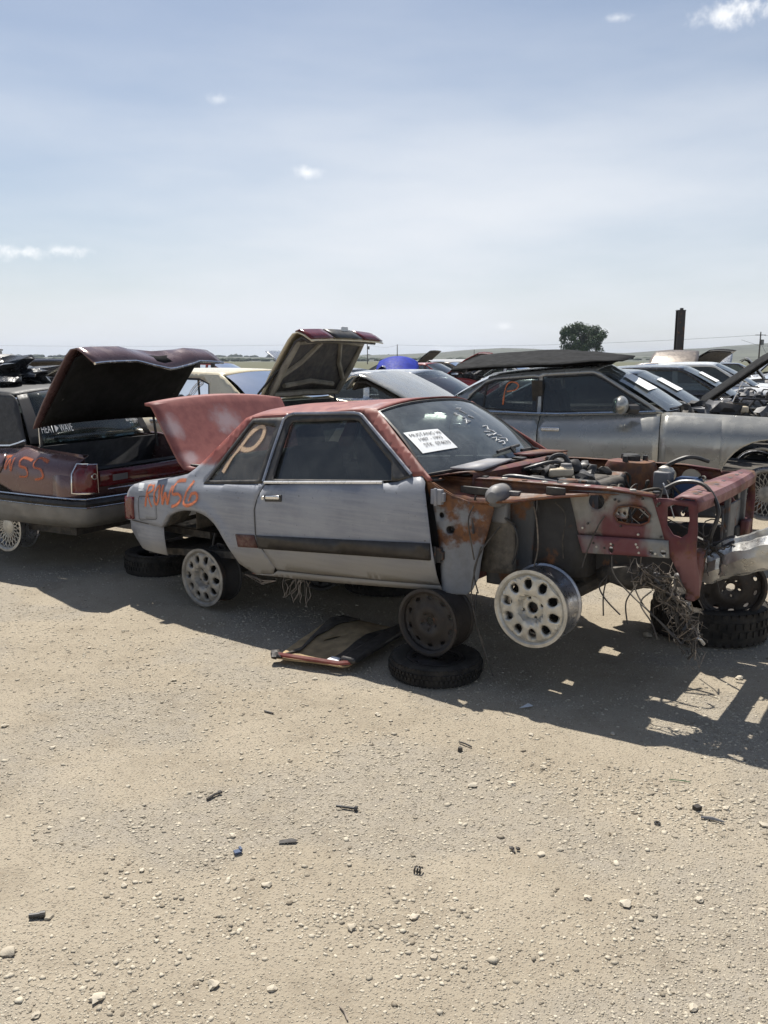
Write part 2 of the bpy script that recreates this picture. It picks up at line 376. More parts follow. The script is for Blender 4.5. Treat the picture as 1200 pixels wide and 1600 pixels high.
# ------------------------------------------------------------------ wheels and tyres (axis Y, outward -Y)
def rim_barrel(Rr, w):
    h = w/2
    return B().lathe([(Rr*.90, -h*.93), (Rr*.97, -h*1.0), (Rr, -h*.98), (Rr, -h*.9), (Rr*.955, -h*.84), (Rr*.94, -h*.5), (Rr*.86, -h*.3), (Rr*.86, h*.2), (Rr*.93, h*.6), (Rr*.95, h*.86), (Rr, h*.93), (Rr, h), (Rr*.96, h)], 48)
def wheel(par, name, loc, kind, Rr=.208, w=.19, face='alu', barrel='alubarrel', flip=False, rot=(0, 0, 0), top=False, spin=0.):
    o = empty(name, loc, (rot[0], rot[1]+0, rot[2]+(math.pi if flip else 0))); o.parent = par
    h = w/2
    b = rim_barrel(Rr, w).build('rim_barrel', barrel, o, solid=.004)
    B().lathe([(Rr*.855, -h*.78), (Rr*.87, -h*.9), (Rr*.93, -h*1.02), (Rr*1.003, -h*1.01), (Rr*1.003, -h*.95)], 48).build('rim_lip', face, o, solid=.003)
    if kind == 'tenhole':
        prof = [(0, -.52), (.36, -.52), (.40, -.86), (.50, -.9), (.80, -.86), (.84, -.66), (.90, -.62)]
        holes = []
        for k in range(10):
            a = 2*math.pi*(k+.5)/10+spin; holes.append(circ((.655*Rr*math.cos(a), .655*Rr*math.sin(a)), .142*Rr, 16, .116*Rr, a))
        holes.append(circ((0, 0), .15*Rr, 16))
        for k in range(4):
            a = 2*math.pi*(k+.15)/4+spin; holes.append(circ((.27*Rr*math.cos(a), .27*Rr*math.sin(a)), .045*Rr, 8))
        panel('rim_face', circ((0, 0), .89*Rr, 60), lambda x, y: (x, h*lerp(math.hypot(x, y)/Rr, prof), y), face, o, holes, res=.0125, solid=.030, sharp=40)
        b = B()
        for k in range(4):
            a = 2*math.pi*(k+.15)/4+spin; b.lathe([(.05*Rr, -h*.5), (.062*Rr, -h*.66), (.095*Rr, -h*.66), (.10*Rr, -h*.5)], 12, c=(.27*Rr*math.cos(a), 0, .27*Rr*math.sin(a)))
        b.build('lug_seats', face, o)
        B().lathe([(.0, -h*.2), (.148*Rr, -h*.2), (.148*Rr, h*.3)], 20).build('hub', 'darksteel', o)
        B().lathe([(0, h*.15), (.80*Rr, h*.15), (.80*Rr, h*.3), (0, h*.3)], 32).build('brake_disc', 'darksteel', o)
    elif kind == 'mesh':
        b = B()
        for k in range(22):
            a = 2*math.pi*k/22
            for d in (-.42, .42):
                p = [(Rr*q*math.cos(a+d*(q-.3)/.6), -h*(.55+.3*q), Rr*q*math.sin(a+d*(q-.3)/.6)) for q in (.30, .45, .6, .75, .9)]; b.tube(p, .0042, 4)
        b.build('lattice_spokes', face, o)
        B().lathe([(0, -h*.72), (.2*Rr, -h*.72), (.32*Rr, -h*.64), (.33*Rr, -h*.5)], 24).build('hub_cap', face, o)
        B().lathe([(0, h*.1), (.82*Rr, h*.1), (.82*Rr, h*.3), (0, h*.3)], 32).build('brake_disc', 'darksteel', o)
    elif kind == 'steel':
        prof = [(0, -.62), (.20, -.62), (.28, -.80), (.42, -.84), (.60, -.66), (.80, -.60), (.9, -.74)]
        holes = [circ((0, 0), .13*Rr, 14)]
        for k in range(5): a = 2*math.pi*k/5; holes.append(circ((.25*Rr*math.cos(a), .25*Rr*math.sin(a)), .035*Rr, 7))
        for k in range(10): a = 2*math.pi*k/10; holes.append(circ((.73*Rr*math.cos(a), .73*Rr*math.sin(a)), .05*Rr, 9, .09*Rr, a))
        panel('rim_face', circ((0, 0), .9*Rr, 48), lambda x, y: (x, h*lerp(math.hypot(x, y)/Rr, prof), y), face, o, holes, res=.016, solid=.006, sharp=60)
    else:   # multi spoke
        b = B()
        for k in range(7):
            a = 2*math.pi*k/7
            b.add([(Rr*q*math.cos(a+s*wd), -h*(.8-.25*q+(.18 if j else 0)), Rr*q*math.sin(a+s*wd)) for q, wd in ((.2, .3), (.55, .13), (.9, .16)) for s in (-1, 1) for j in (0, 1)],
                  [(0, 2, 6, 4), (4, 6, 10, 8), (0, 4, 5, 1), (2, 3, 7, 6), (4, 8, 9, 5), (6, 7, 11, 10)])
        b.build('spokes', face, o); B().lathe([(0, -h*.8), (.2*Rr, -h*.78), (.24*Rr, -h*.5)], 20).build('hub_cap', face, o)
    return o
def tyre_mesh(Ro, Ri, w, lugs=0, tread=.012):
    h = w/2; b = B()
    b.lathe([(Ri*.97, h*.55), (Ri, h*.8), (Ri*1.03, h*.86), ((Ri+Ro)*.52, h*1.0), (Ro*.93, h*.97), (Ro*.985, h*.8), (Ro, h*.55), (Ro*1.004, 0), (Ro, -h*.55), (Ro*.985, -h*.8), (Ro*.93, -h*.97), ((Ri+Ro)*.52, -h), (Ri*1.03, -h*.86), (Ri, -h*.8), (Ri*.97, -h*.55)], 56)
    if lugs:
        for k in range(lugs):
            a = 2*math.pi*(k+.5)/lugs
            for row, (yy, ww) in enumerate(((-.78, .34), (-.3, .36), (.2, .36), (.7, .4))):
                aa = a+(row % 2)*math.pi/lugs
                rot = Matrix.Rotation(-aa, 3, 'Y'); c = rot @ Vector((Ro+tread*.2-(.012 if row in (0, 3) else 0), 0, 0))
                b.box((c.x, yy*h, c.z), (tread, ww*h, 2*math.pi*Ro/lugs*.62), rot)
    return b
# ------------------------------------------------------------------ ground
def gnoise(x, y):
    return noise.fractal(Vector((x*.55, y*.55, 2.3)), 1., 2., 4)
def gravelly(x, y):   # 0 smooth dirt .. 1 loose stones
    a = noise.fractal(Vector((x*.8+5, y*1.1, 9.1)), .9, 2., 4)+.25*noise.noise(Vector((x*3.1, y*3.1, 1)))
    return max(0., min(1., .5+a*1.1))
def gz(x, y):
    g = .018*noise.noise(Vector((x*.5, y*.5, 4)))+.009*noise.noise(Vector((x*1.7, y*1.7, 7)))+.004*noise.noise(Vector((x*6, y*6, 3)))+.0022*noise.noise(Vector((x*17, y*17, 5)))
    f = max(0., min(1., (14-y)/6)); return g*f
def axis(lo, hi, step, far_lo, far_hi):
    a = list(np.arange(lo, hi+1e-6, step)); s = step; x = hi
    while x < far_hi: s *= 1.22; x += s; a.append(x)
    s = step; x = lo
    while x > far_lo: s *= 1.22; x -= s; a.insert(0, x)
    return a
def ground():
    xs = axis(-3.4, 3.4, .026, -2500, 2500); ys = axis(1.5, 7.2, .026, -300, 4000)
    n = len(xs); V = []; G = []
    for y in ys:
        for x in xs:
            near = abs(x) < 12 and -4 < y < 16
            V.append((x, y, gz(x, y) if near else 0.)); G.append(gravelly(x, y) if near else .4)
    F = [(j*n+i, j*n+i+1, (j+1)*n+i+1, (j+1)*n+i) for j in range(len(ys)-1) for i in range(n-1)]
    me = bpy.data.meshes.new('ground'); me.from_pydata(V, [], F); me.shade_smooth()
    at = me.attributes.new('gravel', 'FLOAT', 'POINT'); at.data.foreach_set('value', G)
    o = bpy.data.objects.new('ground', me); COL.objects.link(o); tag(o, 'pale tan dirt and gravel lot', kind='structure')
    m, nt, b, out = newmat('dry dirt'); k = NB(nt)
    an = nt.nodes.new('ShaderNodeAttribute'); an.attribute_name = 'gravel'; gr = an.outputs['Fac']
    n1 = k.noise(1.1, 6, .6); n2 = k.noise(14, 8, .7); n3 = k.noise(90, 5, .6); n4 = k.noise(320, 3, .6)
    c = k.mix(k.ramp(n1, .3, .7), (.330, .282, .213), (.400, .346, .266))
    c = k.mix(k.ramp(gr, .40, .85, 0, .8), c, (.325, .292, .242))
    c = k.mix(k.ramp(k.noise(3.3, 7, .65), .48, .68, 0, .5), c, (.245, .205, .152))
    c = k.mix(k.ramp(n2, .35, .72, 0, .55), c, (.400, .346, .258))
    c = k.mix(k.ramp(n3, .54, .70, 0, .6), c, (.21, .165, .115))
    vo = nt.nodes.new('ShaderNodeTexVoronoi'); vo.inputs['Scale'].default_value = 95; nt.links.new(k.coord(), vo.inputs['Vector'])
    c = k.mix(k.m('MULTIPLY', k.ramp(vo.outputs['Distance'], .32, .12), k.ramp(n2, .36, .55, 0, .8)), c, (.52, .465, .37))
    c = k.mix(k.ramp(n4, .6, .75, 0, .45), c, (.20, .16, .115))
    Yg = k.xyz()[1]      # dry grassland beyond the yard
    c = k.mix(k.ramp(k.m('ADD', Yg, k.m('MULTIPLY', n1, 20.)), 62., 90.), c, (.125, .125, .080))
    k.put(b.inputs['Base Color'], c); b.inputs['Roughness'].default_value = .95; b.inputs['Specular IOR Level'].default_value = .15
    hgt = k.m('ADD', k.m('MULTIPLY', n3, .7), k.m('ADD', k.m('MULTIPLY', n4, .35), k.m('MULTIPLY', k.ramp(vo.outputs['Distance'], .4, .05), .6)))
    k.bump(hgt, .9, .010, b)
    me.materials.append(m)
    return o
def pxg(x, y):      # photograph measure -> ground point
    a = (x-600)/1295; b = (y-800)/1295; t = math.atan(238/1295); c, s = math.cos(t), math.sin(t); k = 1.76/(s+c*b); return a*k, (c-s*b)*k
def stone_mat(name, lo, hi):
    m, nt, b, out = newmat(name); k = NB(nt)
    an = nt.nodes.new('ShaderNodeAttribute'); an.attribute_name = 'tone'
    c = k.mix(an.outputs['Fac'], lo, hi); c = k.mix(k.ramp(k.noise(60, 5), .35, .7, 0, .35), c, (.50, .44, .34))
    k.put(b.inputs['Base Color'], c); b.inputs['Roughness'].default_value = .9; b.inputs['Specular IOR Level'].default_value = .2; k.bump(k.noise(220, 4), .5, .003, b); return m
def gravel():
    bm = bmesh.new(); bmesh.ops.create_icosphere(bm, subdivisions=1, radius=1); bv = np.array([v.co[:] for v in bm.verts]); bf = np.array([[v.index for v in f.verts] for f in bm.faces]); bm.free()
    P = []
    def scatter(n, y0, y1, s0, s1, p, thr):
        c = 0
        while c < n:
            y = y0+(y1-y0)*random.random()**1.1; x = random.uniform(-.68, .68)*(y+.35)
            g = gravelly(x, y)
            if random.random() > thr+(1-thr)*g**1.6: continue
            s = s0*(s1/s0)**(random.random()**p); P.append((x, y, s)); c += 1
    scatter(46000, 1.7, 4.6, .0028, .009, 1.3, .22)
    scatter(31000, 1.9, 6.8, .005, .016, 1.7, .15)
    scatter(7800, 2.2, 9.0, .010, .024, 2.0, .12)
    scatter(330, 1.8, 7.0, .020, .034, 2.0, .25)
    for (px_, py_, rx_, ry_, n_) in ((1080, 1265, 190, 60, 800), (930, 1225, 140, 40, 420), (380, 1400, 260, 90, 500), (560, 1440, 160, 60, 260), (130, 1010, 230, 70, 1100), (350, 1090, 300, 60, 700), (500, 1180, 260, 60, 500), (760, 1200, 120, 40, 120), (1120, 1110, 120, 50, 200), (1150, 1180, 80, 30, 110), (330, 980, 90, 40, 90), (680, 1480, 120, 90, 160), (180, 1520, 220, 80, 260), (600, 1130, 160, 50, 130), (1000, 1490, 220, 100, 180)):
        for q_ in range(n_):
            x, y = pxg(random.gauss(px_, rx_*.5), random.gauss(py_, ry_*.5)); P.append((x, y, .008*(3.2)**(random.random()**1.8)))
    N = len(P); A = np.zeros((N, len(bv), 3)); tone = np.zeros(N)
    for i, (x, y, s) in enumerate(P):
        v = bv*(1+rng.uniform(-.36, .36, (len(bv), 1)))*np.array([1, rng.uniform(.6, .95), rng.uniform(.26, .46)])*s*.5
        a = rng.uniform(0, 6.283); ca, sa = math.cos(a), math.sin(a)
        w = np.stack([v[:, 0]*ca-v[:, 1]*sa+x, v[:, 0]*sa+v[:, 1]*ca+y, v[:, 2]+gz(x, y)+s*.035], 1); A[i] = w; tone[i] = rng.beta(2.0, 1.15)
    nb = len(bv); V = A.reshape(-1, 3); F = (bf[None]+np.arange(N)[:, None, None]*nb).reshape(-1, 3)
    me = bpy.data.meshes.new('gravel'); me.vertices.add(len(V)); me.vertices.foreach_set('co', V.ravel()); me.loops.add(F.size); me.loops.foreach_set('vertex_index', F.ravel().astype(np.int32))
    me.polygons.add(len(F)); me.polygons.foreach_set('loop_start', np.arange(0, F.size, 3, dtype=np.int32)); me.update(calc_edges=True)
    at = me.attributes.new('tone', 'FLOAT', 'POINT'); at.data.foreach_set('value', np.repeat(tone, nb).astype(np.float32))
    me.materials.append(stone_mat('gravel stone', (.13, .105, .075), (.58, .52, .41)))
    o = bpy.data.objects.new('gravel', me); COL.objects.link(o); tag(o, 'loose pale pebbles scattered over the dirt', 'gravel', kind='stuff')
def hills():
    # low land behind the yard
    rows = []
    for (dist, k) in ((700, 0.), (1100, .45), (1500, .9), (1900, 1.), (2600, .7)):
        row = []
        for a in np.linspace(-60, 60, 121):
            w = R(a); az = a
            hh = 9+30*math.exp(-((az-31)/13)**2)+17*math.exp(-((az-8)/4.5)**2)+5*noise.noise(Vector((az*.15, dist*.001, 0)))+1.5*noise.noise(Vector((az*.9, dist*.001, 3)))
            row.append((dist*math.sin(w), dist*math.cos(w), -1+hh*k))
        rows.append(row)
    o = B().grid(rows).build('hills', mat('hill scrub', (.078, .084, .062), .95, var=.4, vs=.02), None, sharp=180); tag(o, 'low green hills along the horizon', kind='structure')
    b = B(); rr = random.Random(5)
    for k in range(1100):
        az = R(rr.uniform(-32, 32)); d = rr.uniform(800, 1000); s = rr.uniform(3, 6.5)
        if rr.random() < .35: d = rr.uniform(1500, 1700); s *= 1.3
        z = 0 if d < 1200 else 6
        b.blob((d*math.sin(az), d*math.cos(az), z+s*.25), (s*rr.uniform(1.2, 2.6), s*1.5, s*.9), 1, .35, 2., k*1.3)
    tag(b.build('distant_wood', mat('far foliage', (.04, .055, .03), .95, var=.4, vs=.3), None, sharp=180), 'far line of trees along the horizon', 'trees', kind='stuff')
ground(); gravel(); hills()
# ------------------------------------------------------------------ the coupe in the middle
def hW(u, z):
    z0 = .30+.089*u; zb = .91+.09*u; zr = 1.37+.07*(u-.29); t = (z-z0)/(zb-z0)
    if t <= 1: w = float(np.interp(t, [-.1, 0, .12, .45, .75, .92, 1], [.77, .80, .835, .862, .865, .85, .825]))
    else:
        s = (z-zb)/(zr-zb); w = .815-.205*s-.02*s*s
    if u < -.2: w *= 1-.09*((-.2-u)/.65)**2
    d = math.hypot(u-.02, z-.42); f = max(0, 1-abs(d-.345)/.055)
    if z < .86: w += .020*f*f*(3-2*f)
    return w
def coupe():
    root = empty('coupe', (-.832, 6.354, 0), (0, 0, math.atan2(-.58035, .81437)))
    tag(root, 'stripped two-door coupe in grey and red primer, no front fenders or hood, trunk lid raised', 'car')
    def S(sd): return lambda u, z, off=0.: (u, -sd*(hW(u, z)+off), z)
    rim_ar = [(.53, .35), (.42, .41), (.375, .49), (.33, .56), (.285, .625), (.24, .67), (.18, .705), (.12, .722), (.03, .733), (-.06, .73), (-.15, .71), (-.24, .67), (-.29, .61), (-.325, .575)]
    qwin = [(.082, .92), (.633, .968), (.655, 1.385), (.36, 1.363)]
    zr = lambda u: 1.37+.07*(u-.29)
    for sd in (1, -1):
        f = S(sd)
        panel('quarter_panel', [(-.80, .572), (-.80, .70), (-.79, .76), (-.76, .815), (-.71, .845), (-.55, .875), (-.40, .902), (-.25, .932), (-.11, .968), (-.05, 1.01), (.02, 1.075), (.15, 1.215), (.285, 1.365), (.33, 1.382), (.45, 1.39), (.67, 1.412), (.668, 1.18), (.66, .97), (.615, .86), (.60, .80), (.604, .64), (.64, .56), (.742, .428), (.70, .372)]+rim_ar, f, 'primer', root, [qwin], res=.035, solid=.006)
        # wheel arch lip
        B().grid([[f(u, z, .001) for u, z in rim_ar], [(u, -sd*(hW(u, z)-.05), z) for u, z in rim_ar]]).build('arch_lip', 'greyprimer', root, solid=.003)
        B().grid([[(u, -sd*(hW(u, z)-.05), z) for u, z in rim_ar], [(u*.95, -sd*.55, z+.02) for u, z in rim_ar]]).build('wheel_housing', 'grime', root, solid=.003)
        # quarter window with its black frame
        qin = [(.124, .944), (.589, .988), (.597, 1.325), (.372, 1.337)]
        panel('quarter_window_frame', qwin, lambda u, z: f(u, z, .002), 'black', root, [qin], res=.03, solid=.012)
        qg = panel('quarter_window', [(.115, .938), (.60, .985), (.605, 1.335), (.368, 1.342)], lambda u, z: f(u, z, -.008), 'glass', root, res=.06, solid=0)
        # door skin
        d = panel('door', [(.672, .963), (.90, .99), (1.30, 1.025), (1.62, 1.055), (1.70, 1.072), (1.79, 1.115), (1.845, 1.125), (1.885, 1.085), (1.912, 1.02), (1.935, .92), (1.955, .78), (1.975, .62), (1.99, .512), (1.60, .478), (1.10, .438), (.76, .412), (.652, .545), (.612, .64), (.607, .80), (.622, .86)], f, 'primer', root, res=.045, solid=.006)
        d['label'] = 'grey primer door with dark moulding along its side'
        dw_o = [(.652, .975), (.655, 1.388), (.70, 1.412), (1.22, 1.438), (1.285, 1.432), (1.45, 1.33), (1.79, 1.105), (1.70, 1.075)]
        dw_i = [(.724, 1.003), (.716, 1.335), (.735, 1.358), (1.24, 1.394), (1.28, 1.388), (1.623, 1.165), (1.655, 1.073), (1.0, 1.025)]
        panel('door_window_frame', dw_o, lambda u, z: f(u, z, .004), 'black', root, [dw_i], res=.035, solid=.014)
        tr_ = [(.648, .985), (.650, 1.18), (.652, 1.37), (.675, 1.398), (.72, 1.412), (.97, 1.424), (1.22, 1.436), (1.27, 1.432), (1.30, 1.42), (1.46, 1.322), (1.62, 1.223), (1.785, 1.118)]
        B().tube([f(u, z, .014) for u, z in tr_], .0105, 6).build('window_trim', 'greytrim', root)
        panel('door_window', dw_i, lambda u, z: f(u, z, -.012), 'doorglass' if sd == 1 else 'glass', root, res=.08, solid=0)
        panel('mirror_patch', [(1.655, 1.073), (1.765, 1.10), (1.62, 1.18)], lambda u, z: f(u, z, .006), 'black', root, res=.04, solid=.008)
        B().tube([f(u, .9805+(u-.66)*.0855, .014) for u in np.linspace(.66, 1.60, 12)], .010, 6).build('belt_trim', 'softchrome', root)
        panel('side_moulding', [(.622, .632), (.636, .548), (1.30, .602), (1.955, .655), (1.955, .752), (1.3, .692)], lambda u, z: f(u, z, .012), 'plastic', root, res=.05, solid=.016)
        panel('quarter_moulding', [(.43, .618), (.598, .632), (.618, .548), (.44, .532)], lambda u, z: f(u, z, .008), 'redbrown', root, res=.05, solid=.01)
        B().box((0, 0, 0), (.145, .018, .044)).build('door_handle_plate', 'black', root, bevel=.004).matrix_basis = Matrix.Translation(f(.768, .892, .002)) @ Matrix.Rotation(-.09, 4, 'Y')
        B().box((0, 0, 0), (.118, .022, .026)).build('door_handle', 'chrome', root, bevel=.006).matrix_basis = Matrix.Translation(f(.77, .898, .012)) @ Matrix.Rotation(-.09, 4, 'Y')
        B().lathe([(0, -.004), (.012, -.004), (.014, 0), (.014, .01)], 14, c=f(.675, .884, .003)).build('door_lock', 'chrome', root)
        # rocker
        panel('rocker', [(.70, .372), (.752, .405), (1.10, .430), (1.60, .470), (1.99, .504), (2.0, .472), (1.6, .432), (1.23, .396), (.53, .345)], f, 'primer', root, res=.05, solid=.01)
        B().grid([[f(u, .30+.089*u+.0, -.005) for u in np.linspace(.5, 2.0, 8)], [(u, -sd*.70, .30+.089*u-.02) for u in np.linspace(.5, 2.0, 8)]]).build('rocker_flange', 'oxide', root, solid=.006)
        # roof rail and windscreen pillar
        panel('roof_rail', [(.668, 1.412), (.67, 1.392), (1.22, 1.44), (1.29, 1.436), (1.46, 1.325), (1.80, 1.105), (1.86, 1.115), (1.90, 1.09), (1.93, 1.10), (1.62, 1.305), (1.42, 1.44), (1.385, 1.462), (1.33, 1.468), (1.0, 1.437)], lambda u, z: (u, -sd*(hW(u, min(z, zr(u)+.012))-(.05 if u > 1.4 and z > 1.45-(u-1.39)*.72+.02 else 0)*0), z), 'oxide', root, res=.03, solid=.012)
        # tail lamp
        tl = panel('tail_lamp', [(-.675, .592), (-.675, .758), (-.80, .742), (-.80, .578)], lambda u, z: f(u, z, .006), 'tail', root, res=.03, solid=.02)
        B().box((-.835, -sd*.62, .662), (.05, .30, .16), None).build('tail_lamp_rear', 'tail', root, bevel=.01)
        # fuel door / body number strip
        if sd == 1:
            panel('fuel_door', [(-.60, .765), (-.39, .787), (-.385, .63), (-.60, .60)], lambda u, z: f(u, z, .003), 'primer', root, res=.03, solid=.004)
            B().tube([f(u, z, .002) for u, z in resamp([(-.61, .755), (-.595, .772), (-.395, .794), (-.378, .78), (-.374, .64), (-.39, .624), (-.59, .594), (-.608, .608)], .03)], .0035, 4, closed=True).build('fuel_door_seam', 'black', root)
            st = panel('paper_tag', [(-.655, .857), (-.585, .868), (-.548, .820), (-.618, .806)], lambda u, z: f(u, z, .003), 'sticker', root, res=.03, solid=0)
            B().tube([f(u, z, .001) for u, z in ((.668, .975), (.622, .86), (.606, .80), (.608, .64), (.65, .55), (.755, .415), (1.1, .4335), (1.6, .4735), (1.99, .508))], .005, 4).build('door_seam', 'black', root)
    f = S(1)
    # roof skin
    rows = []
    for i in range(15):
        a = i/14; row = []
        for k in range(21):
            s = -1+k/10; bow = 1-s*s
            u = (.285-.02*bow)*(1-a)+(1.385+.05*bow)*a; z0 = zr(u); w = hW(u, z0)
            row.append((u, -s*w, zr(u)+.004+.062*(1-abs(s)**2.6)-.016*max(0, a-.85)/.15*0-.012*max(0, .12-a)/.12))
        rows.append(row)
    B().grid(rows).build('roof', 'primer', root, solid=.008)
    # screens
    def screen(name, top, bot, m, n=14):
        rows = []
        for i in range(n+1):
            a = i/n; row = []
            for k in range(17):
                s = -1+k/8; p = Vector(top(s)).lerp(Vector(bot(s)), a); bulge = .03*math.sin(math.pi*a)
                row.append((p.x, p.y, p.z+bulge))
            rows.append(row)
        return B().grid(rows).build(name, m, root)
    wt = lambda s: (1.40+.045*(1-s*s), -s*.585, 1.445+.052*(1-abs(s)**2.6)); wb = lambda s: (1.84+.09*(1-s*s), -s*.735, 1.112+.012*(1-s*s))
    screen('windshield', wt, wb, 'wglass')
    edge = [wt(s) for s in np.linspace(-1, 1, 13)]+[Vector(wt(1)).lerp(Vector(wb(1)), a)+Vector((0, 0, .03*math.sin(math.pi*a))) for a in (.2, .4, .6, .8)]+[wb(s) for s in np.linspace(1, -1, 13)]+[Vector(wb(-1)).lerp(Vector(wt(-1)), a)+Vector((0, 0, .03*math.sin(math.pi*a))) for a in (.2, .4, .6, .8)]
    B().tube(edge, .011, 6, closed=True).build('windshield_gasket', 'black', root)
    screen('rear_window', lambda s: (.29-.02*(1-s*s), -s*.57, 1.36+.055*(1-abs(s)**2.6)), lambda s: (-.10-.06*(1-s*s), -s*.68, .985), 'glass')
    # windscreen sign
    def glass(s, a, o=.004): p = Vector(wt(s)).lerp(Vector(wb(s)), a); return p+Vector((o*.6, 0, o+.03*math.sin(math.pi*a)))
    SQ = [Vector((.955, .447)), Vector((.512, .492)), Vector((.455, .764)), Vector((.905, .758))]      # TL TR BR BL in glass coordinates
    def sgn(x, y, o): q = (SQ[3]*(1-x)+SQ[2]*x)*(1-y)+(SQ[0]*(1-x)+SQ[1]*x)*y; return glass(q.x, q.y, o)
    sg = B().grid([[sgn(x, y, .004) for x in np.linspace(0, 1, 8)] for y in np.linspace(0, 1, 6)]).build('paper_sign', 'paper', root); sg['label'] = 'white paper stock sign inside the windshield'
    b = B()
    for body, (s0, s1, t0, t1) in [('MUSTANG V8', (.07, .95, .72, .88)), ('1987 - 1993', (.20, .85, .48, .63)), ('STK  074633', (.20, .93, .22, .38))]:
        v, ff = text2d(body); b.add([sgn(s0+(s1-s0)*x, t0+(t1-t0)*y, .0065) for x, y in v], ff)
    b.build('sign_lettering', 'ink', sg, sharp=180)
    WS = [[(-.157, .193), (-.253, .208), (-.175, .237), (-.226, .313)], [(-.207, .35), (-.272, .393)], [(.009, .285), (-.04, .297), (.015, .315), (-.063, .33), (.009, .36), (-.107, .372)], [(-.041, .409), (-.125, .445), (-.021, .462), (-.079, .405)], [(-.247, .544), (-.348, .538), (-.301, .593), (-.367, .624)], [(-.367, .624), (-.383, .662), (-.283, .678)], [(-.366, .685), (-.454, .704)], [(-.35, .731), (-.491, .744), (-.456, .787)], [(-.174, .619), (-.283, .629)], [(-.16, .665), (-.299, .667), (-.168, .684)], [(-.207, .717), (-.3, .715), (-.24, .755), (-.318, .751)], [(-.257, .779), (-.377, .774), (-.355, .812), (-.292, .816)]]
    for l in WS: B().tube([glass(x, a) for x, a in l], .0038, 4).build('marker_stroke', 'chalk', root)
    # spray marks
    ROW = [[(-.508, .705), (-.503, .79), (-.498, .868)], [(-.498, .862), (-.450, .872), (-.432, .835), (-.495, .800)], [(-.490, .800), (-.458, .75), (-.425, .712)], [(-.372, .872), (-.402, .82), (-.395, .752), (-.362, .742), (-.345, .80), (-.356, .86), (-.374, .872)], [(-.325, .880), (-.312, .80), (-.300, .744)], [(-.300, .744), (-.285, .80), (-.274, .835)], [(-.274, .835), (-.256, .79), (-.242, .750)], [(-.242, .750), (-.228, .82), (-.215, .885)],
           [(-.100, .930), (-.185, .912), (-.193, .833), (-.131, .835), (-.103, .805), (-.136, .761), (-.196, .742)], [(-.016, .935), (-.048, .859), (-.065, .792), (-.026, .768), (.033, .786), (.065, .825), (.050, .856), (.002, .847), (-.017, .797)]]
    ribbon(ROW, f, .038, 'spray_row_number', 'orange', root)
    ribbon([[(.231, 1.007), (.266, 1.093), (.325, 1.180), (.379, 1.271), (.443, 1.315), (.489, 1.309), (.499, 1.252), (.458, 1.188), (.396, 1.164), (.337, 1.169)]], lambda u, z, o: f(u, z, o-.006), .052, 'spray_letter', 'peach', root)
    # trunk lid, standing open
    prof = [(-.16, .985), (-.22, .978), (-.285, .985), (-.325, 1.025), (-.37, 1.095), (-.43, 1.19), (-.49, 1.285), (-.55, 1.38), (-.578, 1.422), (-.592, 1.430), (-.650, 1.434)]
    rows = []
    for i, (u, z) in enumerate(prof):
        a = i/(len(prof)-1); rows.append([(u-.012*(1-s*s)*a, -s*(.66+.04*math.sin(a*1.5)-.03*max(0, .25-a)), z+.045*(1-s*s)*a) for s in np.linspace(-1, 1, 17)])
    tl = B().grid(rows).build('trunk_lid', oxlid(), root, solid=.022, sharp=22); tl['label'] = 'raised trunk lid in red oxide primer with pale rubbed patches'
    rows = [[(p[0]-.03, p[1]*.9, p[2]-.012) for p in r] for r in rows[2:9]]
    B().grid(rows).build('lid_inner_panel', 'maroonbay', tl, solid=.008)
    for sd in (1, -1): B().tube([(-.10, -sd*.60, .90), (-.05, -sd*.60, .97), (-.14, -sd*.60, 1.0), (-.28, -sd*.60, 1.0)], .012, 6).build('trunk_hinge', 'black', root)
    # trunk well, tail panel, deck filler
    B().grid([[(-.14, -.70, .95), (-.14, .70, .95)], [(-.14, -.70, .56), (-.14, .70, .56)], [(-.78, -.66, .54), (-.78, .66, .54)], [(-.79, -.66, .82), (-.79, .66, .82)], [(-.84, -.64, .82), (-.84, .64, .82)], [(-.845, -.64, .56), (-.845, .64, .56)]]).build('trunk_well', 'grime', root, sharp=20, solid=.006)
    for sd in (1, -1):
        B().grid([[(u, -sd*(hW(u, z)-.004), z) for u, z in [(-.71, .845), (-.55, .876), (-.40, .903), (-.25, .933), (-.11, .969)]], [(u, -sd*.66, z+.003) for u, z in [(-.74, .85), (-.56, .88), (-.41, .907), (-.26, .937), (-.12, .975)]], [(u, -sd*.655, z-.30) for u, z in [(-.74, .85), (-.56, .88), (-.41, .907), (-.26, .937), (-.12, .975)]]]).build('trunk_gutter', 'primer', root, solid=.004)
    # rear bumper
    plan = [(-.325, .845), (-.50, .842), (-.66, .825), (-.76, .795), (-.83, .74), (-.875, .64), (-.90, .45), (-.915, .2)]
    plan = plan+[(-.917, 0)]+[(u, -v) for u, v in plan[::-1]]
    def lev(z, ins, cut): return [(max(u, -.325+cut) if False else u+ins*min(1, max(0, (-.325-u)/.45)), -v*(1-ins*.25), z+.012*max(0, (-.325-u)/-.6)) for u, v in plan]
    rows = [lev(.583, .07, 0), lev(.578, .008, 0), lev(.56, 0, 0), lev(.50, .005, 0), lev(.43, .05, 0), lev(.365, .10, 0), lev(.36, .14, 0)]
    B().grid(rows).build('rear_bumper', 'primer', root, solid=.006)
    B().tube([(u-.003, -v*1.006, .5785) for u, v in plan], .005, 4).build('bumper_seam', 'black', root)
    # cabin floor, seats, dash, steering wheel
    B().box((.62, 0, .45), (2.6, 1.42, .05), Matrix.Rotation(-.089, 3, 'Y')).build('floor_pan', 'grime', root)
    B().box((-.45, 0, .50), (.72, 1.24, .05)).build('trunk_floor', 'grime', root)
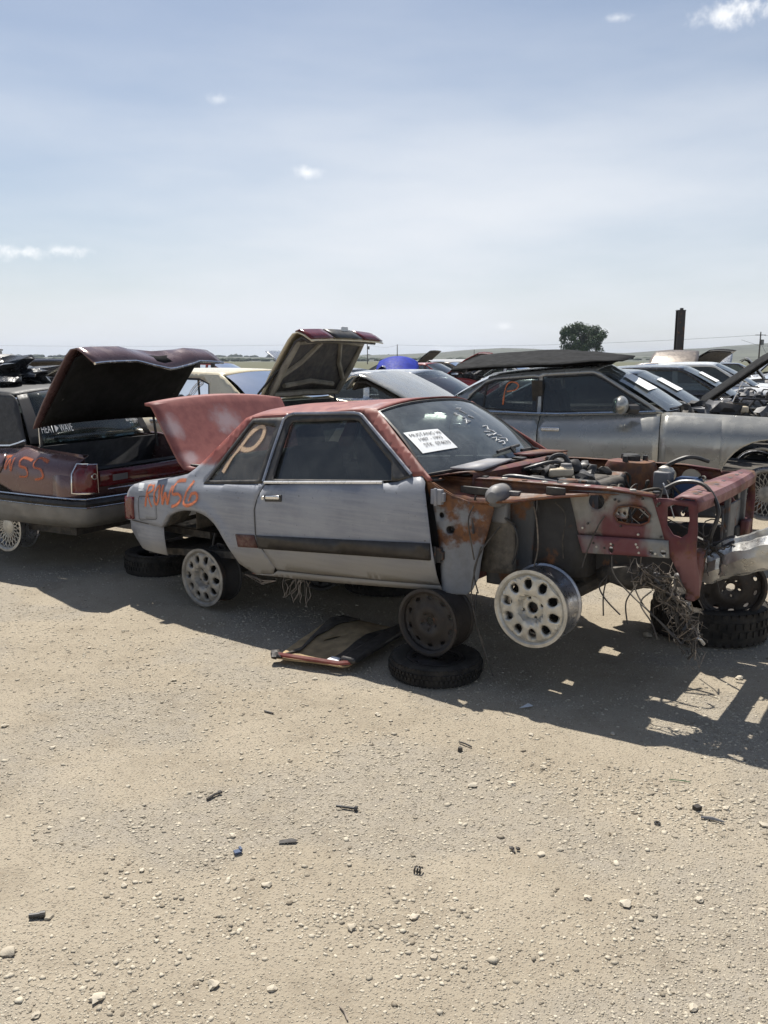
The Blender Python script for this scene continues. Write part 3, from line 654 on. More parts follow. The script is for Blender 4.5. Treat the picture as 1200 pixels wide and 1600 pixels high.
    for sd in (1, -1):
        s_ = B(); s_.box((1.02, -sd*.36, .68), (.50, .48, .15), Matrix.Rotation(-.2, 3, 'Y')); s_.box((.76, -sd*.36, .93), (.13, .46, .55), Matrix.Rotation(-.28, 3, 'Y')); s_.box((.66, -sd*.36, 1.24), (.09, .24, .17), Matrix.Rotation(-.25, 3, 'Y'))
        s_.build('front_seat', 'interior', root, bevel=.05)
    b = B(); b.box((.30, 0, .66), (.45, 1.2, .16)); b.box((.08, 0, .87), (.14, 1.2, .45), Matrix.Rotation(-.35, 3, 'Y')); b.build('rear_seat', 'interior', root, bevel=.05)
    B().box((-.06, 0, .955), (.22, 1.3, .02)).build('parcel_shelf', 'interior', root)
    B().grid([[(1.90+.05*(1-s*s), -s*.72, 1.08) for s in np.linspace(-1, 1, 9)], [(1.66, -s*.72, 1.09) for s in np.linspace(-1, 1, 9)], [(1.60, -s*.72, 1.05) for s in np.linspace(-1, 1, 9)], [(1.63, -s*.72, .85) for s in np.linspace(-1, 1, 9)]]).build('dashboard', 'dash', root, solid=.01)
    B().tube([(1.42+.07*math.sin(a), .36+.19*math.cos(a), 1.02+.17*math.sin(a)) for a in np.linspace(0, 2*math.pi, 24, endpoint=False)], .014, 6, closed=True).build('steering_wheel', 'black', root)
    B().tube([(1.42, .36, 1.02), (1.62, .36, .95)], .025, 8).build('steering_column', 'black', root)
    # ---------------------------------------------------------------- cowl and firewall
    B().grid([[(1.865+.085*(1-s*s), -s*.74, 1.105) for s in np.linspace(-1, 1, 11)], [(1.98+.03*(1-s*s), -s*.72, 1.128) for s in np.linspace(-1, 1, 11)], [(2.07+.05*(1-s*s), -s*.66, 1.14) for s in np.linspace(-1, 1, 11)], [(2.10+.05*(1-s*s), -s*.65, 1.128) for s in np.linspace(-1, 1, 11)], [(2.08+.04*(1-s*s), -s*.64, 1.02) for s in np.linspace(-1, 1, 11)], [(2.07, -s*.60, .80) for s in np.linspace(-1, 1, 11)], [(2.0, -s*.60, .45) for s in np.linspace(-1, 1, 11)]]).build('cowl', 'maroonbay', root, sharp=30, solid=.006)
    for sd, mm in ((1, 'greyprimer'), (-1, 'maroonbay')):
        c = [(1.925, -sd*.61, 1.145), (2.125, -sd*.60, 1.150), (2.075, -sd*.13, 1.160), (1.93, -sd*.18, 1.155)]
        B().add(c, [(0, 1, 2, 3)]).build('cowl_cover', mm, root, solid=.012)
    for yy in (.02, .30, -.05): B().box((2.04, yy-.02, 1.148), (.07, .16, .014)).build('cowl_vent', 'black', root, bevel=.004)
    B().tube([glass(-.02, .915, .018), glass(-.30, .90, .02), glass(-.55, .885, .018)], .012, 5).build('wiper_blade', 'black', root)
    B().tube([glass(-.28, 1.08, .03), glass(-.26, 1.0, .03), glass(-.28, .905, .03)], .010, 5).build('wiper_arm', 'black', root)
    B().tube([glass(-.50, .95, .018), glass(-.75, .96, .02), glass(-.98, .99, .018)], .012, 5).build('wiper_blade', 'black', root)
    B().tube([glass(-.80, 1.08, .03), glass(-.82, 1.02, .04), glass(-.76, .965, .03)], .010, 5).build('wiper_arm', 'black', root)
    for sd in (1, -1): B().grid([[(1.80, -sd*.74, 1.06), (1.98, -sd*.745, 1.0), (2.10, -sd*.735, .97)], [(1.86, -sd*.75, .78), (1.98, -sd*.75, .75), (2.10, -sd*.74, .72)], [(1.90, -sd*.74, .48), (1.98, -sd*.74, .47), (2.10, -sd*.73, .46)]]).build('door_jamb', 'darksteel', root, solid=.006)
    # ---------------------------------------------------------------- right hinge pillar, upper rail, aprons
    def pl(v): return lambda u, z: (u, -v, z)
    def plc(u, z):
        t = (u-1.95)/.3; return (u, -(.80-.05*max(0, t)+.018*math.sin(u*38)*max(0, min(1, (1.0-z)*4))), z)
    hp = panel('hinge_pillar', [(1.862, 1.118), (1.92, 1.085), (1.98, 1.05), (2.041, 1.022), (2.139, .996), (2.281, 1.0), (2.282, .954), (2.262, .88), (2.236, .772), (2.222, .67), (2.213, .57), (2.18, .50), (2.134, .458), (2.06, .455), (2.0, .468), (1.98, .60), (1.955, .80), (1.93, .96)], plc, 'rustpillar', root, [circ((1.985, .905), .017, 10), circ((2.04, .828), .022, 12)], res=.025, solid=.006)
    hp['label'] = 'rust streaked steel pillar bared by the missing fender'
    for z_, mm in ((1.03, 'greyprimer'), (.70, 'darksteel')):
        b = B(); b.box((1.965, -.815, z_-.02), (.07, .03, .085)); b.box((2.0, -.815, z_-.02), (.03, .025, .05)); b.tube([(1.965, -.832, z_-.07), (1.965, -.832, z_+.03)], .010, 8); b.build('door_hinge', mm, root, bevel=.005)
    for u_, z_ in ((1.985, .905), (2.04, .828)): B().lathe([(.026, -.004), (.018, .006), (.016, .03), (0, .03)], 12, c=(u_, -.792, z_)).build('hinge_stud_hole', 'black', root)
    def side_front(sd):
        # upper rail: shelf that runs from the cowl to the radiator support
        top = [(1.86, 1.10), (2.0, 1.095), (2.218, 1.103), (2.45, 1.104), (2.704, 1.106), (2.909, 1.108), (3.115, 1.090)]
        bot = [(1.90, 1.075), (2.03, 1.018), (2.122, .992), (2.26, 1.0), (2.399, 1.019), (2.606, 1.058), (2.80, 1.085)]
        rows = []
        for a in np.linspace(0, 1, 5):
            row = []
            for (u0, z0), (u1, z1) in zip(top, bot):
                u = u0+(u1-u0)*a; row.append((u, -sd*(.625+(.135-.10*max(0, u-2.4)/.7)*a-.045*math.sin(math.pi*a)), z0+(z1-z0)*a))
            rows.append(row)
        B().grid(rows).build('upper_rail', 'rustrail' if sd == 1 else 'maroonbay', root, sharp=30, solid=.006)
        B().tube([(u, -sd*(.763-.10*max(0, u-2.4)/.7), z) for u, z in bot], .008, 5).build('rail_flange', 'rustrail', root)
        B().grid([[(u, -sd*.64, z+.004) for u, z in top], [(u, -sd*.57, z+.008) for u, z in top]]).build('rail_top_flange', 'maroonbay', root, solid=.006)
        for (u_, z_, du) in ((2.16, 1.045, .22), (2.62, 1.085, .11)):
            B().box((u_, -sd*.702, z_), (du, .012, .045)).build('rail_slot', 'black', root, bevel=.008)
        # splash apron behind the wheel
        panel('splash_apron', [(2.15, 1.03), (2.44, 1.04), (2.46, .90), (2.47, .66), (2.46, .52), (2.17, .50), (2.16, .75)], lambda u, z: (u, -sd*(.60+.015*math.sin(u*20)), z), 'baysteel', root, res=.06, solid=.006)
        # strut tower
        rows = []
        for (z, k) in [(z_+(.045 if sd == -1 and z_ > 1 else 0), k_) for z_, k_ in ((1.075, .0), (1.085, .55), (1.08, .9), (1.05, 1.), (.80, 1.06), (.62, 1.1))]:
            rows.append([(2.60+.15*k*np.sign(math.cos(w))*abs(math.cos(w))**.55, -sd*.50+.12*k*np.sign(math.sin(w))*abs(math.sin(w))**.55, z) for w in np.linspace(0, 2*math.pi, 24, endpoint=False)])
        B().grid(rows, closed=True).build('strut_tower', 'rustrail' if sd == -1 else 'darksteel', root, solid=.005)
        tz = .045 if sd == -1 else 0; b = B(); b.lathe([(0, 1.125+tz), (.045, 1.125+tz), (.055, 1.115+tz), (.055, 1.08+tz)], 18, 'Z', (2.60, -sd*.50, 0)); b.build('strut_cap', 'darksteel', root)
        for k in range(3):
            a = 2.1*k+.4; B().lathe([(0, 1.118+tz), (.016, 1.118+tz), (.018, 1.085+tz)], 8, 'Z', (2.60+.085*math.cos(a), -sd*.50+.085*math.sin(a), 0)).build('strut_bolt', 'darksteel', root)
        # front apron with its round and oval holes
        ap = panel('front_apron', [(2.656, 1.085), (2.86, 1.10), (3.112, 1.088), (3.16, .98), (3.190, .880), (2.95, .865), (2.722, .852), (2.70, .94)],
              lambda u, z: (u, -sd*(.62-.012*(1 if z < .86 else 0)), z), 'rustapron' if sd == 1 else 'maroonbay', root, [circ((2.811, 1.042), .043, 18), [(2.93+.0, .95), (2.985, .944), (3.05, .946), (3.088, .965), (3.092, 1.0), (3.06, 1.03), (2.99, 1.036), (2.93, 1.025), (2.908, .985)]], res=.028, solid=.006)
        panel('apron_lower_rail', [(2.722, .856), (2.95, .869), (3.192, .884), (3.201, .797), (2.95, .78), (2.754, .763)], lambda u, z: (u, -sd*.632, z), 'rustlow', root, [circ((2.905, .80), .014, 8, .02), circ((3.11, .815), .010, 8), circ((3.17, .82), .016, 8)], res=.028, solid=.014)
        B().tube([(u, -sd*.628, z) for u, z in ((2.93, .95), (2.985, .944), (3.05, .946), (3.088, .965), (3.092, 1.0), (3.06, 1.03), (2.99, 1.036), (2.93, 1.025), (2.908, .985))], .005, 5, closed=True).build('apron_hole_rim', 'rustrail', root)
        # frame rail
        B().box((2.72, -sd*.42, .70), (1.15, .10, .13), Matrix.Rotation(-.06, 3, 'Y')).build('frame_rail', 'darksteel', root, bevel=.01)
    for sd in (1, -1): side_front(sd)
    # bracket seen through the oval hole
    panel('pump_bracket', [(2.93, .955), (2.96, .96), (2.965, 1.02), (2.935, 1.03), (2.90, 1.0), (2.885, .985), (2.91, .96)], lambda u, z: (u, -.575, z), 'alu', root, [circ((2.945, .985), .010, 8), circ((2.915, .985), .008, 8)], res=.02, solid=.01)
    # blower housing and recess cover on the right of the firewall
    b = B(); b.lathe([(0, -.16), (.03, -.155), (.055, -.13), (.064, -.09), (.064, .02), (.055, .08)], 20, 'Y', (2.285, -.62, 1.03)); b.build('blower_motor', 'greyplast', root)
    B().box((2.285, -.665, .945), (.10, .06, .14)).build('blower_bracket', 'greyplast', root, bevel=.015)
    B().box((2.36, -.66, 1.045), (.08, .05, .03)).build('blower_connector', 'greyplast', root, bevel=.004)
    panel('recess_cover', [(2.20, .87), (2.24, .90), (2.34, .905), (2.375, .88), (2.39, .63), (2.37, .60), (2.17, .585), (2.175, .72)], lambda u, z: (u, -(.665+.02*math.sin((u-2.17)*14)), z), mat('dusty brown cover', (.085, .075, .062), .8, var=.3, vs=8, dust=.3), root, res=.03, solid=.008)
    rb2 = random.Random(9)
    for k in range(22): B().lathe([(0, -.006), (.006, -.006), (.007, .002)], 7, 'Y', (rb2.uniform(2.72, 3.18), -.636, rb2.choice([.815, .84, 1.06, 1.07, .93, .90])+rb2.uniform(-.012, .012))).build('apron_bolt', rb2.choice(['black', 'black', 'alu']), root)
    for k in range(9): x_ = 2.15+.12*k; B().box((x_, -.60, 1.112), (.03, .03, .012), .3*k).build('rail_clip', rb2.choice(['darksteel', 'rustrail', 'alu']), root, bevel=.003)
    # radiator support
    pane = [(3.10, 1.088), (3.20, 1.092), (3.315, 1.09), (3.325, .95), (3.325, .80), (3.335, .70), (3.335, .60), (3.315, .578), (3.27, .63), (3.235, .72), (3.20, .80), (3.18, .86), (3.15, .95)]
    hol = [(3.175, 1.05), (3.205, 1.065), (3.275, 1.062), (3.285, 1.0), (3.28, .93), (3.25, .905), (3.21, .915), (3.178, .96)]
    for sd in (1, -1):
        panel('headlight_panel', pane, lambda u, z: (u, -sd*(.625+.05*max(0, min(1, (u-3.2)/.1))*(1 if z > .85 else .3)*0-.10*max(0, (.85-z)/.3)), z), 'redsupport', root, [hol], res=.028, solid=.012)
        B().box((3.30, -sd*.50, .70), (.05, .10, .26), Matrix.Rotation(.1, 3, 'Y')).build('support_leg', 'redsupport', root, bevel=.012)
    b = B()
    rows = [[(3.20-.03*(1-s*s), -s*.63, 1.088) for s in np.linspace(-1, 1, 13)], [(3.24, -s*.63, 1.105) for s in np.linspace(-1, 1, 13)], [(3.305+.02*(1-s*s), -s*.63, 1.10) for s in np.linspace(-1, 1, 13)], [(3.32+.02*(1-s*s), -s*.63, 1.08) for s in np.linspace(-1, 1, 13)], [(3.315+.02*(1-s*s), -s*.63, 1.035) for s in np.linspace(-1, 1, 13)]]
    B().grid(rows).build('radiator_support', 'redsupport', root, sharp=30, solid=.008)
    for yy in (-.5, -.42, -.3, -.1, .05, .2, .35, .45): B().box((3.27, yy, 1.106), (.02, .035, .004)).build('support_slot', 'black', root)
    b = B(); b.box((3.24, 0, .66), (.09, 1.05, .07)); b.build('lower_crossmember', 'baysteel', root, bevel=.012)
    B().box((3.27, .30, .82), (.012, .42, .26)).build('core_panel', 'baysteel', root, bevel=.004)
    for yy in (.12, .50): B().box((3.285, yy, .90), (.03, .035, .36)).build('support_strut', 'baysteel', root, bevel=.006)
    # ---------------------------------------------------------------- engine bay clutter
    def hose(pts, r, m='black', nm='hose'):
        P = [Vector(p) for p in pts]; Q = []
        for i in range(len(P)-1):
            p0 = P[max(i-1, 0)]; p1 = P[i]; p2 = P[i+1]; p3 = P[min(i+2, len(P)-1)]
            for k in range(6): t = k/6; Q.append(.5*((2*p1)+(p2-p0)*t+(2*p0-5*p1+4*p2-p3)*t*t+(3*p1-p0-3*p2+p3)*t**3))
        return B().tube(Q+[P[-1]], r, 7).build(nm, m, root)
    b = B(); b.box((2.42, .08, .93), (.46, .40, .26)); b.box((2.42, .08, 1.03), (.34, .26, .08)); b.build('engine_block', 'grime', root, bevel=.03)
    for s_ in (-1, 1):
        B().box((2.42, .08+s_*.20, 1.02), (.44, .12, .09), Matrix.Rotation(s_*.4, 3, 'X')).build('valve_cover', 'darksteel', root, bevel=.02)
    b = B(); b.box((2.38, -.10, 1.10), (.15, .07, .05), Matrix.Rotation(.8, 3, 'Z')); b.lathe([(0, 1.135), (.04, 1.135), (.045, 1.09)], 14, 'Z', (2.40, -.06, 0)); b.build('valve_cover_breather', 'tanplast', root, bevel=.012)
    B().lathe([(0, 1.155), (.032, 1.15), (.036, 1.12)], 14, 'Z', (2.40, -.06, 0)).build('oil_filler_cap', 'greyplast', root)
    for k in range(14):
        x = 2.16+.028*k; B().blob((x+random.uniform(-.03, .03), random.uniform(-.12, .28), 1.08+random.uniform(-.02, .035)), (.10, .11, .08), 2, .3, 2.5, k*3.1).build('engine_fitting', random.choice(['black', 'grime', 'darksteel', 'black']), root)
    hose([(2.10, .30, 1.09), (2.18, .18, 1.15), (2.30, .12, 1.12), (2.36, .16, 1.06)], .014); hose([(2.08, -.1, 1.07), (2.2, -.12, 1.12), (2.31, -.02, 1.15), (2.38, .1, 1.1)], .012)
    hose([(2.08, -.35, 1.05), (2.2, -.4, 1.10), (2.4, -.38, 1.09), (2.5, -.25, 1.06)], .010, 'greyplast')
    hose([(2.25, .0, 1.10), (2.27, .03, 1.17), (2.33, .06, 1.18), (2.38, .05, 1.12)], .016)
    hose([(2.78, .42, 1.06), (2.86, .42, 1.13), (2.97, .46, 1.18), (3.06, .55, 1.15)], .013)
    hose([(3.08, -.36, 1.10), (3.16, -.34, 1.14), (3.28, -.36, 1.13), (3.36, -.40, 1.02), (3.34, -.42, .9), (3.33, -.40, .84)], .011)
    hose([(3.33, -.40, .84), (3.36, -.38, .81), (3.45, -.34, .86), (3.52, -.36, .80), (3.54, -.38, .72)], .010)
    hose([(3.20, -.3, .86), (3.33, -.33, .83), (3.42, -.30, .87), (3.48, -.34, .84)], .012)
    B().box((2.84, .40, 1.02), (.10, .10, .14)).build('relay_box', 'greyplast', root, bevel=.01)
    B().blob((2.85, .42, 1.09), (.09, .10, .07), 2, .2, 2, 4).build('hydraulic_pump', 'alu', root)
    B().box((2.98, .44, .98), (.16, .12, .16)).build('washer_bottle', 'blueplast', root, bevel=.03)
    B().lathe([(0, .598), (.06, .598), (.062, .61)], 20, 'Y', (2.95, 0, 1.03)).build('apron_disc', 'tanplast', root)
    for k in range(14):
        x = random.uniform(2.72, 3.12); y = random.uniform(-.35, .5); hose([(x, y, .85), (x+random.uniform(-.1, .1), y+random.uniform(-.1, .1), .98+random.uniform(0, .08)), (x+random.uniform(-.12, .12), y+random.uniform(-.12, .12), .97+random.uniform(0, .08)), (x+random.uniform(-.2, .2), y+random.uniform(-.1, .1), .86)], random.uniform(.003, .009), random.choice(['wire', 'wire', 'wiregrey', 'black']), 'loose_cable')
    # ---------------------------------------------------------------- suspension and wheels
    b = B(); b.box((2.62, 0, .55), (.22, 1.0, .10)); b.box((2.80, 0, .58), (.35, .55, .07)); b.build('front_subframe', 'grime', root, bevel=.03)
    for sd in (1, -1):
        b = B(); b.tube([(2.80, -sd*.28, .60), (2.70, -sd*.50, .53), (2.57, -sd*.68, .44)], [.05, .04, .035], 8); b.tube([(2.48, -sd*.28, .57), (2.55, -sd*.5, .50), (2.57, -sd*.68, .44)], [.05, .04, .035], 8)
        b.blob((2.95, -sd*.42, .63), (.42, .22, .16), 2, .2, 2, sd*2.); b.build('control_arm', 'grime', root)
        b = B(); b.tube([(2.57, -sd*.66, .46), (2.59, -sd*.58, .70), (2.60, -sd*.52, 1.0)], [.035, .032, .028], 10); b.build('strut', 'darksteel', root)
        b = B(); b.tube([(2.60+.055*math.cos(a), -sd*.47+.055*math.sin(a), .60+a*.009) for a in np.linspace(0, 30, 120)], .008, 5); b.build('coil_spring', 'darksteel', root)
        B().blob((2.56, -sd*.68, .47), (.14, .12, .2), 2, .15, 2, 1).build('steering_knuckle', 'darksteel', root)
    fw = wheel(root, 'front_wheel', (2.556, -.735, .470), 'tenhole', .208, .19, spin=.12); fw['label'] = 'bare ten hole alloy wheel without a tyre'
    rw = wheel(root, 'rear_wheel', (0, -.70, .236), 'tenhole', .208, .19, 'alugrey', 'darksteel', spin=.3)
    wheel(root, 'front_wheel', (2.556, .735, .470), 'tenhole', .208, .19, flip=True); wheel(root, 'rear_wheel', (0, .70, .236), 'tenhole', .208, .19, 'alugrey', 'darksteel', flip=True)
    b = B(); b.tube([(0, -.62, .236), (0, .62, .236)], .04, 10); b.blob((.02, 0, .24), (.3, .32, .28), 2, .05); b.build('rear_axle', 'grime', root)
    B().lathe([(0, -.03), (.13, -.03), (.135, .05), (0, .05)], 28, c=(0, -.645, .236)).build('brake_drum', 'darksteel', root)
    hose([(-.05, -.60, .30), (-.06, -.62, .43), (-.055, -.60, .52)], .010, 'black', 'brake_hose'); hose([(.02, -.62, .38), (.05, -.68, .47), (.09, -.64, .44), (.06, -.62, .37)], .007, 'black', 'brake_hose'); hose([(.10, -.60, .40), (.16, -.62, .48), (.26, -.6, .5)], .009, 'black', 'brake_hose')
    B().tube([(.35, .1, .36), (1.2, .15, .40), (2.1, .1, .45)], .035, 8).build('exhaust_pipe', 'darksteel', root)
    # bumper beam torn loose at the nose
    spine_b = [(3.255, -.35, .69), (3.33, -.36, .73), (3.40, -.36, .775), (3.50, -.40, .82), (3.62, -.43, .875), (3.78, -.47, .90), (3.95, -.52, .92)]
    sect = [(-.06, -.08), (.00, -.098), (.045, -.085), (.058, -.03), (.05, .015), (.02, .045), (-.02, .05), (-.025, .075), (-.055, .085), (-.075, .082)]
    rows = []; rb_ = random.Random(4); pts_ = [Vector(p) for p in spine_b]; fine = []
    for i in range(len(pts_)-1):
        for k in range(5): fine.append(pts_[i].lerp(pts_[i+1], k/5))
    fine.append(pts_[-1])
    for i, p in enumerate(fine):
        a = i/(len(fine)-1); sc = .62+.45*min(1, a*5)+.12*a
        tx = fine[min(i+1, len(fine)-1)]-fine[max(i-1, 0)]; tx.z = 0; tx.normalize(); out = Vector((tx.y, -tx.x, 0))
        rows.append([p+out*(x_*sc+.010*noise.noise(Vector((i*.4, j*.8, 0))))+Vector((0, 0, c*sc+.012*noise.noise(Vector((i*.35, j*1.1, 4)))))+tx*.012*noise.noise(Vector((i*.8, j*1.3, 8))) for j, (x_, c) in enumerate(sect)])
    bb = B().grid(rows).build('bumper_beam', 'silverbeam', root, sharp=22, solid=.006); bb['label'] = 'crumpled silver bumper beam torn loose at the nose'
    # ---------------------------------------------------------------- hanging wires
    rnd = random.Random(3)
    def tangle(n, c, sp, ln, r, name, m):
        b = B()
        for k in range(n):
            p = Vector((c[0]+rnd.gauss(0, sp[0]), c[1]+rnd.gauss(0, sp[1]), c[2]+rnd.gauss(0, sp[2]))); d = Vector((rnd.gauss(0, 1), rnd.gauss(0, .8), rnd.gauss(-.5, .8))).normalized(); pts = [p.copy()]
            for j in range(rnd.randint(5, 11)):
                d = (d+Vector((rnd.gauss(0, .5), rnd.gauss(0, .5), rnd.gauss(-.10, .5)))).normalized(); p = p+d*ln*rnd.uniform(.5, 1.2); p.z = max(p.z, .04); pts.append(p.copy())
            b.tube(pts, rnd.uniform(.6, 1.3)*r, 4)
        o = b.build(name, m, root); o['kind'] = 'stuff'; return o
    spine = [Vector(p) for p in ((3.04, -.66, .75), (3.10, -.65, .72), (3.17, -.64, .67), (3.22, -.62, .60), (3.27, -.61, .52), (3.30, -.61, .44), (3.32, -.61, .37))]
    def along(t): t = max(0, min(5.999, t)); i_ = int(t); return spine[i_].lerp(spine[i_+1], t-i_)
    def bundle(n, sp, wig, r, m, t0=0., t1=6.):
        b = B()
        for q in range(n):
            off = Vector((rnd.gauss(0, sp), rnd.gauss(0, sp), rnd.gauss(0, sp))); a = rnd.uniform(t0, t1-1.2); e = a+rnd.uniform(.8, 2.8); sd_ = rnd.uniform(0, 99); pts = []
            for j_ in range(9):
                t = a+(e-a)*j_/8; pts.append(along(min(t, t1))+off+Vector((noise.noise(Vector((t*1.5, sd_, 0))), noise.noise(Vector((t*1.5, sd_, 5))), noise.noise(Vector((t*1.5, sd_, 9)))))*wig+Vector((0, 0, -.03*max(0, t-t1))))
                pts[-1].z = max(pts[-1].z, .03)
            b.tube(pts, r*rnd.uniform(.6, 1.4), 4)
        o = b.build('wiring_harness', m, root); o['kind'] = 'stuff'
    bundle(60, .018, .07, .0042, 'wire'); bundle(30, .022, .10, .003, 'wiretan', 0, 5); bundle(5, .022, .08, .0042, 'wiregrey', 2, 6); bundle(7, .012, .05, .011, 'black', 0, 6); bundle(26, .03, .14, .0016, 'wiretan', .5, 6)
    tangle(16, (3.33, -.38, .84), (.03, .05, .03), .03, .004, 'wiring_harness', 'wire')
    for k in range(9):
        t = rnd.uniform(.3, 5); p = along(t)+Vector((rnd.gauss(0, .025), rnd.gauss(0, .02), rnd.gauss(0, .02)))
        B().lathe([(0, -.012), (.013, -.012), (.016, .012), (0, .013)], 8, rnd.choice('XYZ'), p).build('wire_connector', rnd.choice(['chrome', 'greyplast', 'black']), root)
    for pts in ([(2.98, -.55, .74), (3.02, -.60, .55), (3.10, -.66, .40), (3.22, -.72, .30), (3.33, -.78, .2)], [(2.90, -.60, .76), (2.93, -.64, .62), (3.03, -.66, .48), (3.17, -.72, .36), (3.28, -.76, .24)], [(2.86, -.55, .56), (2.84, -.60, .48), (2.90, -.66, .40), (3.0, -.72, .32)],
                [(2.85, -.5, .58), (2.85, -.56, .4), (2.87, -.60, .22)], [(3.04, -.60, .55), (3.0, -.64, .40), (3.02, -.66, .22)], [(3.12, -.62, .52), (3.08, -.66, .42), (3.16, -.72, .30), (3.20, -.74, .18)],
                [(2.24, -.80, .76), (2.22, -.83, .62), (2.21, -.84, .48), (2.27, -.86, .30), (2.34, -.86, .12), (2.36, -.85, .06)], [(2.22, -.80, .50), (2.24, -.84, .34), (2.30, -.84, .2), (2.29, -.84, .08)], [(2.30, -.70, .86), (2.24, -.77, .75), (2.20, -.80, .62), (2.24, -.82, .50)],
                [(2.47, -.64, .98), (2.50, -.66, .9), (2.51, -.66, .75), (2.48, -.66, .62)], [(2.60, -.66, 1.02), (2.66, -.66, .96), (2.65, -.66, .82), (2.65, -.64, .72)], [(2.86, -.63, .97), (2.84, -.66, .92), (2.80, -.68, .80), (2.78, -.70, .70)], [(2.19, -.80, .98), (2.17, -.82, .9), (2.19, -.81, .75), (2.2, -.80, .68)]):
        hose([(x, y, z if x < 2.8 or z > .75 else .30+.6*z) for x, y, z in pts], .004, rnd.choice(['wire', 'wiretan', 'wire']), 'hanging_wire')
    hose([(2.25, -.66, .93), (2.20, -.72, .88), (2.17, -.74, .76), (2.18, -.72, .66)], .007, 'black', 'hose'); hose([(2.29, -.68, .92), (2.38, -.70, .88), (2.41, -.70, .78), (2.38, -.70, .66)], .007, 'black', 'hose')
    hose([(2.17, -.745, 1.03), (2.165, -.76, .93), (2.18, -.78, .82)], .006, 'black', 'hose')
    # twigs and grass caught under the sill
    b = B()
    for k in range(14):
        x = .92+rnd.gauss(0, .05); p = [(x, -.80, .37)]; 
        for j in range(4): p.append((p[-1][0]+rnd.gauss(0, .02), p[-1][1]-.01, p[-1][2]-rnd.uniform(.02, .05)))
        b.tube(p, .0018, 4)
    for k in range(6): b.tube([(.50+rnd.gauss(0, .05), -.80, .33), (.62+rnd.gauss(0, .05), -.83, .31+rnd.gauss(0, .01)), (.75, -.83, .34)], .002, 4)
    o = b.build('caught_twigs', 'wiretan', root); o['kind'] = 'stuff'
    return root
def oxlid():
    m, nt, b, out = newmat('red oxide lid with rubbed patches'); k = NB(nt); X, Y, Z = k.xyz()
    n2 = k.noise(12, 8, .65)
    c = k.mix(k.ramp(n2, .3, .7), (.190, .055, .048), (.262, .088, .073))
    def patch(y, z, ry, rz):
        a = k.m('DIVIDE', k.m('SUBTRACT', Y, y), ry); e = k.m('DIVIDE', k.m('SUBTRACT', Z, z), rz)
        q = k.m('SQRT', k.m('ADD', k.m('MULTIPLY', a, a), k.m('MULTIPLY', e, e)))
        return k.ramp(k.m('ADD', q, k.m('MULTIPLY', k.m('SUBTRACT', n2, .5), 1.6)), 1.15, .2, 0, .55)
    for p in ((-.05, 1.29, .17, .11), (-.60, 1.27, .10, .10), (-.58, 1.05, .10, .05), (.08, 1.17, .08, .06)): c = k.mix(patch(*p), c, (.42, .37, .38))
    k.put(b.inputs['Base Color'], c); b.inputs['Roughness'].default_value = .6; k.bump(n2, .3, .004, b); return m
HERO = coupe()
